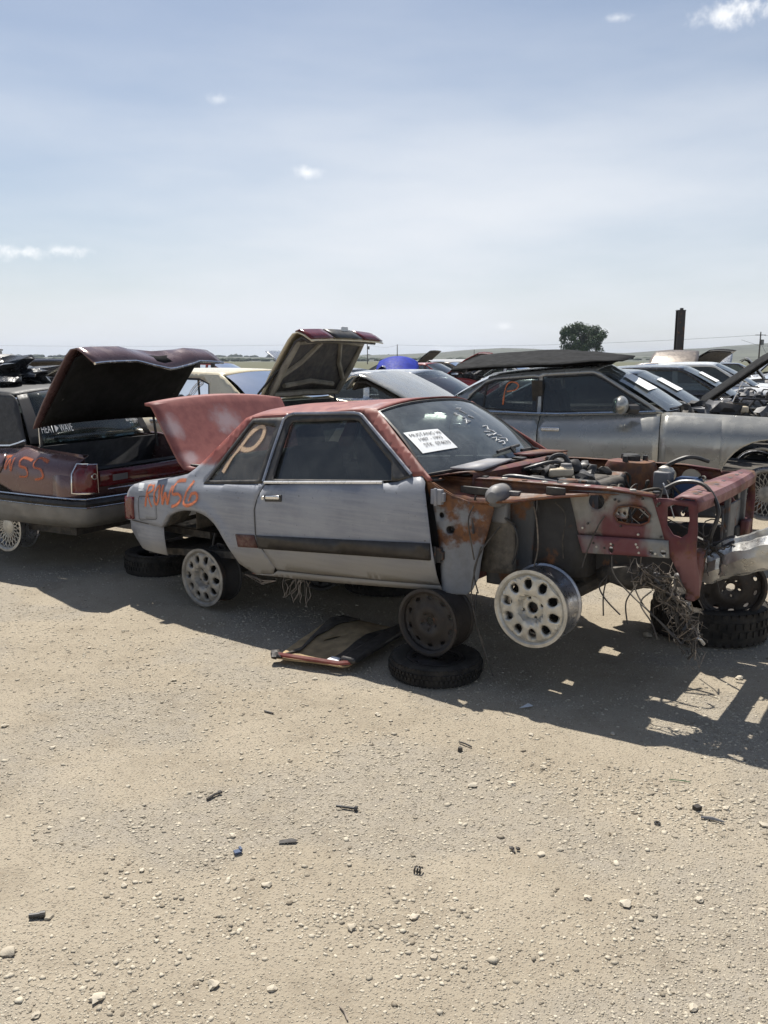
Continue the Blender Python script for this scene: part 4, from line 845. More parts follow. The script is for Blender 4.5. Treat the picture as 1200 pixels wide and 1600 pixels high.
# ------------------------------------------------------------------ the other cars
def make_car(label, loc, ang, paint, group=None, lift=0., pitch=0., roofpaint=None, **P):
    D = dict(rear=-1.2, front=3.75, wb=2.9, hw=.90, sill=.24, Ra=.36, zc=.33, sh=[(-1.25, .88), (-.4, .97), (1.0, .985), (2.1, .97), (3.1, .90), (3.8, .72)], rt=(.42, 1.37), rf=(1.36, 1.385), rw=-.38, cw=2.1, crown=.045, tw=.655,
             wins=[[(.00, 1.02), (.64, 1.02), (.62, 1.335), (.44, 1.325)], [(.74, 1.02), (1.90, 1.01), (1.42, 1.325), (1.30, 1.345), (.72, 1.34)]], doors=(.10, .72, 1.95), wheels=('spoke', .21), wheelz=.33, trunk=None, hood=None, glass='glassdark', detail=2, bumper=None, face='alu', seats=True, name='parked_car', cat='car')
    D.update(P); root = empty(D['name'], (loc[0], loc[1], lift), (0, -pitch, R(ang))); tag(root, label, D['cat'], group)
    rear, front, wb, hw, sill, Ra, zc = (D[k] for k in ('rear', 'front', 'wb', 'hw', 'sill', 'Ra', 'zc')); sh = lambda u: lerp(u, D['sh']); rp = roofpaint or paint
    (ru, rz), (fu, fz) = D['rt'], D['rf']; zroof = lambda u: rz+(fz-rz)*(u-ru)/(fu-ru)
    def W(u, z):
        s0 = sh(u); t = (z-sill)/(s0-sill)
        if t <= 1: w = hw*float(np.interp(t, [0, .12, .5, .74, .83, .90, 1], [.92, .965, 1, .992, .965, .915, .80]))
        else:
            s = (z-s0)/max(.05, zroof(min(max(u, ru), fu))-s0); w = hw*.795+(D['tw']-hw*.795)*min(1, s)**1.1
        if u < rear+.7: w *= 1-.10*((rear+.7-u)/.7)**2.2
        if u > front-.9: w *= 1-.13*((u-front+.9)/.9)**2.2
        return w
    def zbot(u):
        z = sill
        for uc in (D.get('ru0', 0), wb):
            if abs(u-uc) < Ra: z = max(z, zc+math.sqrt(Ra*Ra-(u-uc)**2))
        return z
    def strip(nm, u0, u1, sd, m=paint, off=0.):
        us = [u for u in sorted(set(list(np.linspace(u0, u1, max(4, int((u1-u0)/.06))))+[uc+s*Ra*q for uc in (D.get('ru0', 0), wb) for s in (-1, 1) for q in (1., .995, .97, .9, .8, .6)])) if u0 <= u <= u1]
        rows = [[(u, -sd*(W(u, zbot(u)+(sh(u)-zbot(u))*t)+off), zbot(u)+(sh(u)-zbot(u))*t) for u in us] for t in (0, .06, .15, .3, .45, .6, .72, .82, .9, .95, 1)]
        return B().grid(rows).build(nm, m, root, solid=.006, sharp=60)
    d0, d1, d2 = D['doors']; g = .004
    for sd in (1, -1):
        strip('quarter_panel', rear+.12, d0-g, sd); strip('rear_door', d0+g, d1-g, sd); strip('front_door', d1+g, d2-g, sd); strip('fender', d2+g, front-.12, sd)
        bel = [(u, sh(u)-.004) for u in np.linspace(D['cw'], D['rw'], 14)]
        out = [(D['rw'], sh(D['rw'])), (ru-.10, rz-.05), (ru-.04, rz-.012), (ru, rz), ((ru+fu)/2, zroof((ru+fu)/2)+.012), (fu, fz), (fu+.05, fz-.014), (fu+.12, fz-.055)]+bel[:-1]
        panel('pillars', out, lambda u, z: (u, -sd*W(u, z), z), rp, root, D['wins'], res=.06, solid=.012)
        for wq in D['wins']:
            c = Vector((sum(p[0] for p in wq)/len(wq), sum(p[1] for p in wq)/len(wq)))
            o_ = [tuple(c+(Vector(p)-c)*1.03) for p in wq]
            panel('side_window', o_, lambda u, z: (u, -sd*(W(u, z)-.016), z), D['glass'], root, res=.12, solid=0)
            if D['detail'] > 1: B().tube([(u, -sd*(W(u, z)+.002), z) for u, z in resamp(wq, .15)], .009, 5, closed=True).build('window_seal', 'black', root)
        if D['detail'] > 1:
            B().tube([(u, -sd*(W(u, sh(u)-.01)+.004), sh(u)+.018) for u in np.linspace(-.05, d2-.05, 10)], .008, 5).build('belt_trim', 'chrome', root)
            for du in (d0, d1):
                B().box((du+.12, -sd*(W(du+.12, sh(du)-.12)+.012), sh(du)-.115), (.17, .025, .035)).build('door_handle', 'chrome', root, bevel=.008)
            for uc in (0, wb):
                ar = [(uc+Ra*math.cos(a), zc+Ra*math.sin(a)) for a in np.linspace(0, math.pi, 17)]
                B().grid([[(u, -sd*(W(u, z)-.003), z) for u, z in ar], [(u, -sd*.52, z) for u, z in ar]]).build('wheel_housing', 'grime', root, solid=.003)
    # roof
    rows = []
    for a in np.linspace(0, 1, 12):
        row = []
        for s in np.linspace(-1, 1, 15):
            bow = 1-s*s; u = (ru-.05-.05*bow)*(1-a)+(fu+.05+.07*bow)*a; uu = min(max(u, ru), fu); w = W(uu, zroof(uu))
            row.append((u, -s*w, zroof(uu)-.002+.012*math.sin(math.pi*a)+D['crown']*(1-abs(s)**2.5)-.012*(max(0, .12-a)+max(0, a-.88))/.12))
        rows.append(row)
    B().grid(rows).build('roof', rp, root, solid=.008)
    def screen(nm, top, bot):
        rows = []
        for a in np.linspace(0, 1, 9):
            rows.append([(lambda p: (p.x, p.y, p.z+.022*math.sin(math.pi*a)))(Vector(top(s)).lerp(Vector(bot(s)), a)) for s in np.linspace(-1, 1, 13)])
        if nm == 'rear_window' and D.get('rsail'):
            lim = D['rsail']
            def part(nm2, m2, s0, s1):
                rr_ = [[(lambda p: (p.x, p.y, p.z+.022*math.sin(math.pi*a)))(Vector(top(s)).lerp(Vector(bot(s)), a)) for s in np.linspace(s0, s1, 9)] for a in np.linspace(0, 1, 9)]; B().grid(rr_).build(nm2, m2, root, solid=.004)
            part('roof_sail', rp, -1, -lim); part('roof_sail', rp, lim, 1); part('rear_window', D['glass'], -lim, lim); return
        o = B().grid(rows).build(nm, D['glass'] if nm == 'rear_window' else D.get('wglass', D['glass']), root); return o
    wt = lambda s: (fu+.055+.07*(1-s*s), -s*(D['tw']-.02), fz-.014+(D['crown'])*(1-abs(s)**2.5)); wb_ = lambda s: (D['cw']+.02+.14*(1-s*s), -s*hw*.78, sh(D['cw'])+.01+.012*(1-s*s))
    screen('windshield', wt, wb_)
    rt_ = lambda s: (ru-.06-.05*(1-s*s), -s*(D['tw']-.02), rz-.016+D['crown']*(1-abs(s)**2.5)); rb = lambda s: (D['rw']-.02-.10*(1-s*s), -s*hw*.77, sh(D['rw'])+.012)
    screen('rear_window', rt_, rb)
    # hood
    def top_sheet(u0, u1, cr):
        rows = []
        for a in np.linspace(0, 1, 12):
            u = u0+(u1-u0)*a; rows.append([(u+(.14*(1-s*s) if u0 > 1 else -.10*(1-s*s))*(1-a if u0 > 1 else a)*.9, -s*W(u, sh(u))*.985, sh(u)+.004+cr*(1-abs(s)**2.2)) for s in np.linspace(-1, 1, 13)])
        return rows
    hg = D['cw']+.04
    if D['hood'] is None: B().grid(top_sheet(hg, front-.14, .045)).build('hood', paint, root, solid=.01)
    elif D['hood'] != 'off':
        th = R(D['hood']); rows = []
        for r_ in top_sheet(hg, front-.14, D.get('hcrown', .045)):
            row = []
            for (x, y, z) in r_:
                dx, dz = x-hg, z-sh(hg); row.append((hg+dx*math.cos(th)-dz*math.sin(th), y, sh(hg)+dx*math.sin(th)+dz*math.cos(th)))
            rows.append(row)
        hd = B().grid(rows).build('hood', D.get('hoodmat', paint), root, solid=.02)
        B().grid([[(p[0]+.03*math.sin(th), p[1]*.9, p[2]-.03*math.cos(th)) for p in r_] for r_ in rows[1:-1]]).build('hood_liner', 'grime', hd, solid=.01)
    if D['hood'] is not None:
        B().grid([[(hg, -.75, .95), (hg, .75, .95)], [(hg+.02, -.75, .5), (hg+.02, .75, .5)], [(front-.2, -.65, .45), (front-.2, .65, .45)], [(front-.2, -.65, .72), (front-.2, .65, .72)]]).build('engine_bay', 'grime', root, sharp=20, solid=.01)
        rr = random.Random(int(abs(loc[0]*100)))
        for k in range(26):
            B().blob((rr.uniform(hg+.05, front-.5), rr.uniform(-.68, .68), sh(2.4)-.06+rr.uniform(-.06, .10)), (rr.uniform(.10, .28), rr.uniform(.08, .22), rr.uniform(.08, .2)), 2, .45, 2.6, k*2.7).build('engine_fitting', rr.choice(['grime', 'black', 'darksteel', 'grime', 'greyplast']), root)
        for k in range(8):
            x, y = rr.uniform(hg+.05, front-.6), rr.uniform(-.7, .6); z = sh(2.4)
            B().tube([(x, y, z-.05), (x+.1, y+.05, z+.09), (x+.25, y+.1, z+.08), (x+.36, y+.12, z-.05)], .012, 6).build('hose', 'black', root)
    # deck and trunk
    if D['trunk'] is None:
        B().grid(top_sheet(D['rw']-.05, rear+.10, .03)).build('trunk_lid', paint, root, solid=.01)
    else:
        th, ln, inner, innerm = D['trunk']; th = R(th); hx, hz = D['rw']-.10-D.get('lidup', 0)*.4, sh(D['rw'])+.01+D.get('lidup', 0)
        prof = [(0, 0), (.08, .012), (.25, .02), (.45, .018), (ln-.13, .005), (ln-.05, -.012), (ln-.01, -.05), (ln+.005, -.12), (ln+.012, -D.get('lidface', .20))]
        def rotp(d, z): return (hx-d*math.cos(th)+z*math.sin(th), hz+d*math.sin(th)+z*math.cos(th))
        rows = []
        dent = D.get('dent')
        for i, (d, z) in enumerate(prof):
            row = []
            for s in np.linspace(-1, 1, 21):
                zz = z+.03*(1-s*s)*(1 if i < 6 else .8)-.07*max(0, abs(s)-.85)
                dd = d
                if dent and i >= 3: zz -= dent*max(0, 1-abs(s-.12)/.48)**.8*min(1, (i-2)/3); dd -= dent*.9*max(0, 1-abs(s-.12)/.48)**.8*(1 if i > 5 else 0)
                x, zz2 = rotp(dd, zz); row.append((x, -s*hw*D.get('lidw', 1.)*(.86 if i < 6 else .85), zz2))
            rows.append(row)
        tl = B().grid(rows).build('trunk_lid', paint, root, solid=.012, sharp=18)
        if D.get('lidchrome'): B().tube([Vector(p)+Vector((-.004, 0, 0)) for p in rows[-1]], .011, 6).build('lid_chrome', 'chrome', tl)
        inn = []
        for i, (d, z) in enumerate([(.04, -.03), (.2, -.035), (.45, -.045), (ln-.12, -.055), (ln-.04, -.10), (ln-.035, -.19)]):
            row = []
            for s in np.linspace(-1, 1, 17):
                zz = z+.028*(1-s*s)
                if dent and i >= 2: zz -= dent*max(0, 1-abs(s-.12)/.48)**.8*min(1, (i-1)/2)
                x, zz2 = rotp(d, zz); row.append((x, -s*hw*D.get('lidw', 1.)*.80, zz2))
            inn.append(row)
        B().grid(inn).build('lid_lining', innerm, tl, solid=.02)
        if inner == 'ribs':
            def rp_(s, d, z=-.066): x, z2 = rotp(d, z+.028*(1-s*s)); return (x, -s*hw*D.get('lidw', 1.)*.80, z2)
            for pts in ([(-.95, .06), (-.97, ln*.5), (-.93, ln-.12), (-.5, ln-.1), (0, ln-.09), (.5, ln-.1), (.93, ln-.12), (.97, ln*.5), (.95, .06), (.5, .05), (0, .05), (-.5, .05)],):
                B().tube([rp_(s, d) for s, d in pts], .035, 6, closed=True).build('lid_frame', D.get('ribmat', paint), tl)
            for pts in ([(-.95, .35*ln), (-.55, ln*.55), (-.25, ln-.12)], [(.9, .3*ln), (.55, ln*.55), (.3, ln-.12)], [(-.7, .16), (0, .2), (.7, .16)]):
                B().tube([rp_(s, d) for s, d in pts], .028, 6).build('lid_rib', D.get('ribmat', paint), tl)
        for sd in (1, -1):
            x, z = rotp(.34, -.04); B().tube([(D['rw']-.14, -sd*hw*.74, sh(D['rw'])-.12), (D['rw']-.10, -sd*hw*.74, hz+.03), (x, -sd*hw*.72, z)], .013, 6).build('trunk_hinge', 'black', root)
        # well
        B().grid([[(D['rw']-.10, -hw*.80, sh(D['rw'])-.01), (D['rw']-.10, hw*.80, sh(D['rw'])-.01)], [(D['rw']+.1, -hw*.8, .52), (D['rw']+.1, hw*.8, .52)], [(rear+.14, -hw*.78, .50), (rear+.14, hw*.78, .50)], [(rear+.13, -hw*.78, sh(rear)-.10), (rear+.13, hw*.78, sh(rear)-.10)], [(rear+.06, -hw*.80, sh(rear)-.11), (rear+.06, hw*.80, sh(rear)-.11)]]).build('trunk_well', 'interior', root, sharp=20, solid=.008)
        for sd in (1, -1):
            us = np.linspace(rear+.12, D['rw'], 8)
            B().grid([[(u, -sd*(W(u, sh(u))-.003), sh(u)) for u in us], [(u, -sd*hw*.82, sh(u)+.008) for u in us], [(u, -sd*hw*.80, sh(u)-.03) for u in us], [(u, -sd*hw*.79, .52) for u in us]]).build('trunk_gutter', paint, root, solid=.004, sharp=40)
    # end panels and bumpers
    def wrap(nm, ue, sgn, lv, m, cr=.5, side=.45, extra=0.):
        plan = []
        for q in np.linspace(0, 1, 8): plan.append((ue-sgn*(side*(1-q)), 1))
        pts = []
        n = 26
        for i in range(n+1):
            s = -1+2*i/n; a = abs(s)
            if a > .72: q = (1-a)/.28; u = ue-sgn*(side*(1-q)**1.0+.10*q*0) ; u = ue-sgn*(side*(1-q)**1.6+.09); v = hw*(1-.10*q**2)*np.sign(s)
            else: u = ue-sgn*.09*(a/.72)**2.2; v = hw*.90*(a/.72)**.92*np.sign(s)
            pts.append((u, v))
        rows = []
        for z, ins, wd in lv: rows.append([(u-sgn*ins, -v*wd, z) for u, v in pts])
        return B().grid(rows).build(nm, m, root, solid=.006, sharp=50)
    zr_ = sh(rear)
    rp2 = zr_-(.12 if D['trunk'] else 0)
    wrap('tail_panel', rear, -1, [(rp2, .03, .94), (rp2-.03, .01, .97), (.64, .0, .985), (.60, .02, .97)], paint, side=.22)
    wrap('rear_bumper', rear-.05, -1, D['bumper'] or [(.60, .05, .98), (.595, .0, 1.0), (.50, -.015, 1.012), (.40, .0, 1.005), (.28, .06, .97)], D.get('bumpmat', paint), side=D.get('bside', .50))
    zf = sh(front-.1)
    wrap('nose_panel', front, 1, [(zf-.01, .04, .88), (zf-.05, .01, .92), (.55, 0, .96), (.48, .0, .97)], paint, side=.3)
    wrap('front_bumper', front+.04, 1, [(.56, .05, .97), (.55, .0, .99), (.45, -.01, 1.0), (.30, .03, .97), (.22, .08, .94)], D.get('bumpmat', paint), side=.55)
    if D['detail'] > 0:
        for sd in (1, -1):
            B().box((front-.03, -sd*hw*.66, .64), (.12, .36, .13), -sd*.25).build('headlight', 'glassclear', root, bevel=.02)
            if D['trunk'] is None: B().box((rear+.015, -sd*hw*.68, .76), (.10, .36, .15), sd*.15).build('tail_lamp', 'tail', root, bevel=.015)
    # floor, seats, dash
    B().box((wb/2-.05, 0, .32), (wb+1.6, 1.5, .08)).build('floor_pan', 'grime', root)
    if D['seats']:
        for sd in (1, -1):
            b = B(); b.box((1.22, -sd*.37, .62), (.5, .5, .18)); b.box((.94, -sd*.37, .92), (.15, .5, .55), Matrix.Rotation(-.25, 3, 'Y')); b.box((.86, -sd*.37, 1.22), (.10, .26, .16), Matrix.Rotation(-.2, 3, 'Y')); b.build('front_seat', 'interior', root, bevel=.05)
        b = B(); b.box((.30, 0, .60), (.5, 1.35, .18)); b.box((.02, 0, .88), (.16, 1.35, .5), Matrix.Rotation(-.3, 3, 'Y')); b.build('rear_seat', 'interior', root, bevel=.05)
        B().box((D['cw']-.10, 0, .93), (.5, 1.5, .1)).build('dashboard', 'interior', root, bevel=.04)
        B().box((D['rw']+.12, 0, sh(D['rw'])-.04), (.36, 1.35, .03)).build('parcel_shelf', 'interior', root)
    kd, Rr = D['wheels']
    if kd:
        for uc in (D.get('ru0', 0), wb):
            for sd in (1, -1):
                wheel(root, 'wheel', (uc, -sd*(hw-.16), D['wheelz'] if not isinstance(D['wheelz'], tuple) else D['wheelz'][0 if uc != wb else 1]), kd, Rr, .19, D['face'], 'alubarrel', flip=(sd == -1))
    root['_'] = 0; del root['_']
    return root, W, sh
def smudge_rows(rows, Q, name, m, par, lift, seed=1):      # print too small to read: broken little strokes
    rr = random.Random(seed); b = B()
    for (s0, s1, t0, t1) in rows:
        x = s0
        while x < s1:
            w = rr.uniform(.012, .035)
            if rr.random() < .85: b.add([bil(Q, x+dx, t0+(t1-t0)*q, lift) for dx, q in ((0, rr.uniform(0, .3)), (w, rr.uniform(0, .3)), (w, rr.uniform(.7, 1)), (0, rr.uniform(.7, 1)))], [(0, 1, 2, 3)])
            x += w+rr.uniform(.012, .03)
    return b.build(name, m, par, sharp=180)
def signq(root, Q, rows, nm='paper_sign'):
    s = B().add([bil(Q, a, c, -.004) for a, c in ((0, 0), (1, 0), (1, 1), (0, 1))], [(0, 1, 2, 3)]).build(nm, 'paper', root)
    if rows: smudge_rows(rows, Q, 'sign_print', 'ink', s, -.007)
    return s
SROWS = [(.10, .92, .72, .86), (.30, .82, .48, .60), (.28, .92, .24, .36)]
maroon = mat('maroon metallic paint', (.125, .072, .073), .24, .28, var=.12, vs=3, dust=.05, coat=.5)
taupe = mat('grey beige metallic paint', (.36, .355, .325), .26, .45, var=.08, vs=2, dust=.04, coat=.5)
cream = mat('cream paint', (.78, .69, .49), .28, .1, var=.06, vs=2, dust=.05, coat=.6)
navy = mat('dark navy paint', (.018, .02, .028), .16, .2, dust=.06, coat=.8)
charcoal = mat('charcoal paint', (.035, .036, .04), .2, .3, dust=.08, coat=.8)
silver = mat('silver paint', (.50, .51, .52), .25, .75, var=.06, dust=.08, coat=.6)
white = mat('white paint', (.74, .75, .75), .25, var=.04, dust=.06, coat=.6)
vinyl = mat('dark grey vinyl roof', (.030, .030, .031), .55, var=.15, vs=12, bump=.002, bs=200)
brownp = mat('tan brown paint', (.17, .14, .115), .35, .3, dust=.1, coat=.4)
redp = mat('red paint', (.30, .02, .02), .3, dust=.1, coat=.5); bluep = mat('bright blue paint', (.02, .035, .30), .6, spec=.1)
greyp = mat('dull grey paint', (.17, .175, .18), .4, .2, dust=.15)
# ---- maroon sedan, trunk up, back to us on the left
MR, mW, msh = make_car('maroon sedan, buckled trunk lid raised, orange 55 sprayed on its side', (-2.95, 7.80), 152, maroon, roofpaint=vinyl, lift=.04,
    rear=-1.10, wheels=('mesh', .21), wheelz=(.30, .30), trunk=(53, .86, 'plain', 'matteblack'), dent=.055, hw=.92, lidface=.27, lidup=.15, lidchrome=True, rsail=.84, ru0=-.09, bumper=[(.60, .05, .98), (.595, .0, 1.0), (.52, -.015, 1.012), (.45, .0, 1.005), (.375, .05, .97)], bside=.92, sill=.41, Ra=.34, zc=.36, bumpmat=mat('grey lower bumper', (.17, .165, .155), .4, dust=.12),
    sh=[(-1.25, .93), (-1.1, .945), (-.5, .985), (-.33, 1.01), (-.25, .99), (0, .975), (2.1, .95), (3.8, .74)], rw=-.30, rt=(-.02, 1.43), rf=(1.3, 1.44), tw=.64, wins=[[(.34, 1.06), (.64, 1.06), (.62, 1.36), (.38, 1.36)], [(.74, 1.06), (1.88, 1.03), (1.40, 1.36), (.72, 1.375)]], detail=1, glass='glassclear')
def maroon_extra():
    f = lambda u, z, o=0.: (u, (mW(u, z)+o), z)      # left side
    # wrap-round tail lamp with bright surround
    for sd in (1, -1):
        g = (lambda sd: lambda u, z, o=0.: (u, -sd*(mW(u, z)+o), z))(sd)
        
        lens = [[(-.975, -sd*(mW(-.97, z)+.012), z), (-1.03, -sd*(mW(-1.03, z)+.014), z), (-1.075, -sd*(mW(-1.07, z)+.004), z), (-1.105, -sd*.81, z), (-1.120, -sd*.775, z), (-1.130, -sd*.745, z)] for z in (.665, .74, .82, .895)]
        o = B().grid(lens).build('tail_lamp', 'tail', MR, solid=.02)
        e = [lens[0][k] for k in range(6)]+[lens[k][5] for k in (1, 2)]+[lens[3][k] for k in range(5, -1, -1)]+[lens[k][0] for k in (2, 1)]
        B().tube([Vector(p)*1.0+Vector((0, -sd*.006, 0)) for p in e], .009, 6, closed=True).build('lamp_surround', 'chrome', o)
        B().lathe([(.018, -.004), (.026, -.004), (.026, .004), (.018, .004)], 16, 'X', (-1.132, -sd*.785, .80)).build('lamp_emblem', 'chrome', o)
    B().grid([[(-1.125+.04*(abs(y)/.7)**2, y, z) for y in np.linspace(-.70, .70, 5)] for z in (.70, .78, .83)]).build('lamp_bar', 'tail', MR, solid=.01)
    B().box((-1.125, .50, .765), (.008, .16, .05)).build('reverse_lamp', 'greyplast', MR)
    # bumper strips and chrome lines
    def line(z, r, m, nm, extra=.02):
        pts = []
        for i in range(29):
            s = -1+2*i/28; a = abs(s)
            if a > .72: q = (1-a)/.28; u = -1.15+.92*(1-q)**1.6+.09; v = .92*(1-.10*q*q)*np.sign(s)
            else: u = -1.15+.09*(a/.72)**2.2; v = .92*.90*(a/.72)**.92*np.sign(s)
            pts.append((u-extra*(1 if a < .8 else .3), v*1.018, z+.012*(a > .72)*(1-(1-a)/.28)))
        B().tube(pts, r, 6).build(nm, m, MR)
    line(.615, .008, 'chrome', 'bumper_chrome_line'); line(.575, .026, 'black', 'bumper_strip', .012); line(.545, .007, 'chrome', 'bumper_chrome_line')
    B().tube([(-1.14+.04*(abs(y)/.62)**2, y, .675) for y in np.linspace(-.62, .62, 8)], .006, 5).build('tail_chrome_line', 'chrome', MR)
    # chrome at the base of the sail panel
    B().tube([f(u, z, .006) for u, z in ((.9, 1.0), (.4, .985), (.1, .985), (-.10, .995), (-.20, 1.02), (-.28, 1.045))], .012, 6).build('sail_chrome', 'chrome', MR)
    B().tube([(u, .645, 1.425+.004*u) for u in np.linspace(.1, 1.4, 6)], .010, 6).build('roof_chrome', 'chrome', MR)
    # fuel door
    panel('fuel_door', circ((-.135, .86), .075, 18, .085), lambda u, z: f(u, z, .006), maroon, MR, res=.04, solid=.01)
    B().tube([f(u, z, .003) for u, z in circ((-.135, .86), .078, 20, .088)], .005, 4, closed=True).build('fuel_door_seam', 'black', MR)
    # antenna on the quarter
    a = B(); a.tube([f(-.42, .985, -.06), (f(-.42, .985, -.06)[0], f(-.42, .985, -.06)[1]+.0, 1.20)], .004, 5); a.build('antenna', 'chrome', MR)
    B().blob(f(-.42, .985, -.06), (.04, .04, .03), 1, 0).build('antenna_base', 'black', MR)
    # row number
    rows = [[(-.03, .80), (-.03, .93), (-.13, .94), (-.14, .88), (-.04, .86), (-.14, .80)], [(-.20, .92), (-.27, .925)], [(-.24, .925), (-.245, .82), (-.285, .90), (-.315, .81), (-.335, .92)], [(-.53, .905), (-.42, .92), (-.42, .86), (-.50, .84), (-.51, .78), (-.42, .77)], [(-.70, .90), (-.58, .925), (-.575, .86), (-.66, .84), (-.685, .78), (-.60, .755)]]
    ribbon(rows, f, .035, 'spray_row_number', 'orangedark', MR)
    # crease in the lid lip and stickers on the back glass
    def rg(s, a, o=.008):
        top = Vector((-.02-.06-.05*(1-s*s), -s*.62, 1.414+.045*(1-abs(s)**2.5))); bot = Vector((-.32-.10*(1-s*s), -s*.727, 1.022)); p = top.lerp(bot, a); return p+Vector((-o, 0, o+.022*math.sin(math.pi*a)))
    for body, s0, s1, a0, a1 in (('HEAT', -.82, -.66, .72, .86), ('WAVE', -.58, -.40, .72, .86)):
        v, ff = text2d(body); B().add([rg(s0+(s1-s0)*x, a1+(a0-a1)*y) for x, y in v], ff).build('window_sticker', 'sticker', MR, sharp=180)
    B().add([rg(-.645, .72), rg(-.595, .79), rg(-.645, .86)], [(0, 1, 2)]).build('window_sticker_arrow', 'sticker', MR, sharp=180)
    smudge_rows([(0, 1, .35, 1.), (.25, .95, 0, .25)], [rg(.55, .72), rg(.80, .72), rg(.80, .82), rg(.55, .82)], 'window_sticker_print', 'sticker', MR, 0)
maroon_extra()
# ---- grey beige sedan to the right, its hood lying on the roof
GR, gW, gsh = make_car('grey beige sedan behind the coupe, its own dark hood lying across the roof', (.912, 8.929), -20.64, taupe, lift=.25, pitch=.005, hood='off', rear=-1.25, trunk=(28, .82, 'plain', 'grime'), glass='glassdark', wglass='wglass',
    wheels=('mesh', .225), wheelz=(.33, .34), face='alugrey', hw=.93, Ra=.40, zc=.42, sh=[(-1.3, .93), (-.35, 1.0), (.2, 1.0), (1.0, .985), (1.9, 1.02), (2.1, 1.035), (2.9, 1.0), (3.8, .78)], doors=(.05, .90, 1.99), rw=-.15, rt=(.42, 1.345), rf=(1.35, 1.42), cw=2.02, tw=.66,
    wins=[[(.16, 1.11), (.26, 1.045), (.86, 1.015), (.86, 1.335), (.44, 1.31), (.34, 1.275)], [(.905, 1.015), (1.75, 1.025), (1.92, 1.045), (1.47, 1.325), (1.37, 1.37), (.905, 1.345)]])
def grey_extra():
    f = lambda u, z, o=0.: (u, -(gW(u, z)+o), z)
    ribbon([[(.53, 1.08), (.535, 1.17), (.55, 1.25), (.58, 1.29), (.64, 1.29), (.67, 1.26), (.64, 1.22), (.56, 1.205)]], lambda u, z, o: f(u, z, o-.010), .024, 'spray_letter', 'orange', GR)
    B().tube([f(u, z, -.012) for u, z in ((.36, 1.28), (.335, 1.06))], .012, 5).build('window_divider', 'black', GR)
    B().box((.86, -gW(.86, 1.15)-.0, 1.17), (.10, .012, .30), Matrix.Rotation(.3, 3, 'X')).build('pillar_cover', 'black', GR)
    # door mirror
    b = B(); b.blob((1.66, -1.03, 1.105), (.13, .24, .165), 3, .03, 1.5); b.build('mirror_housing', taupe, GR)
    B().box((1.615, -1.03, 1.105), (.04, .20, .13)).build('mirror_glass', 'glassclear', GR, bevel=.02)
    b = B(); b.tube([(1.70, -.95, 1.07), (1.77, -.84, 1.06)], [.04, .05], 8); b.build('mirror_arm', 'black', GR)
    panel('mirror_patch', [(1.66, 1.04), (1.87, 1.04), (1.68, 1.15)], lambda u, z: f(u, z, .004), 'black', GR, res=.05, solid=.01)
    # windscreen sign
    def ws(s, a): 
        top = Vector((1.35+.055+.07*(1-s*s), -s*.64, 1.406+.045*(1-abs(s)**2.5))); bot = Vector((2.04+.14*(1-s*s), -s*.80, gsh(2.02)+.01+.012*(1-s*s))); p = top.lerp(bot, a); return p+Vector((.012, 0, .014+.022*math.sin(math.pi*a)))
    Q = [ws(.74, .27), ws(.18, .27), ws(.18, .62), ws(.74, .62)]
    signq(GR, Q, SROWS)
    B().tube([ws(s, .985) for s in np.linspace(-.9, .9, 9)], .012, 5).build('wiper_blade', 'black', GR)
    # washer neck and prop
    B().box((2.62, -.52, 1.055), (.20, .10, .06), .2).build('coolant_bottle', 'tanplast', GR, bevel=.015)
    B().tube([(2.55, -.45, 1.02), (2.66, -.40, 1.30)], .005, 5).build('prop_rod', 'chrome', GR)
grey_extra()
# its hood, upside down on the roof
def loose_hood():
    r = empty('loose_hood', (.912, 8.929, 0), (0, 0, R(-20.64))); tag(r, 'detached dark hood lying on the roof of the grey beige sedan', 'hood')
    rows = []
    for a in np.linspace(0, 1, 13):
        row = []
        for s in np.linspace(-1, 1, 13):
            u = .0+1.62*a; edge = max(0, s)**2.5
            z = 1.735+.045*math.sin(math.pi*min(1, a*.85))+.015*a+.015*(1-abs(s)**3)-.08*s*(1-max(0, a-.6)*1.8)+(.02*noise.noise(Vector((a*4, s*3, 0))))
            row.append((u+.08*(1-s*s)*(a-.4), -s*.74*(1-.12*max(0, a-.6)), z))
        rows.append(row)
    B().grid(rows).build('hood_skin', 'matteblack', r, solid=.008)
    rows2 = [[(p[0], p[1]*.94, p[2]-.035) for p in q[1:-1]] for q in rows[1:-1]]
    B().grid(rows2).build('hood_liner', 'matteblack', r, solid=.02)
loose_hood()
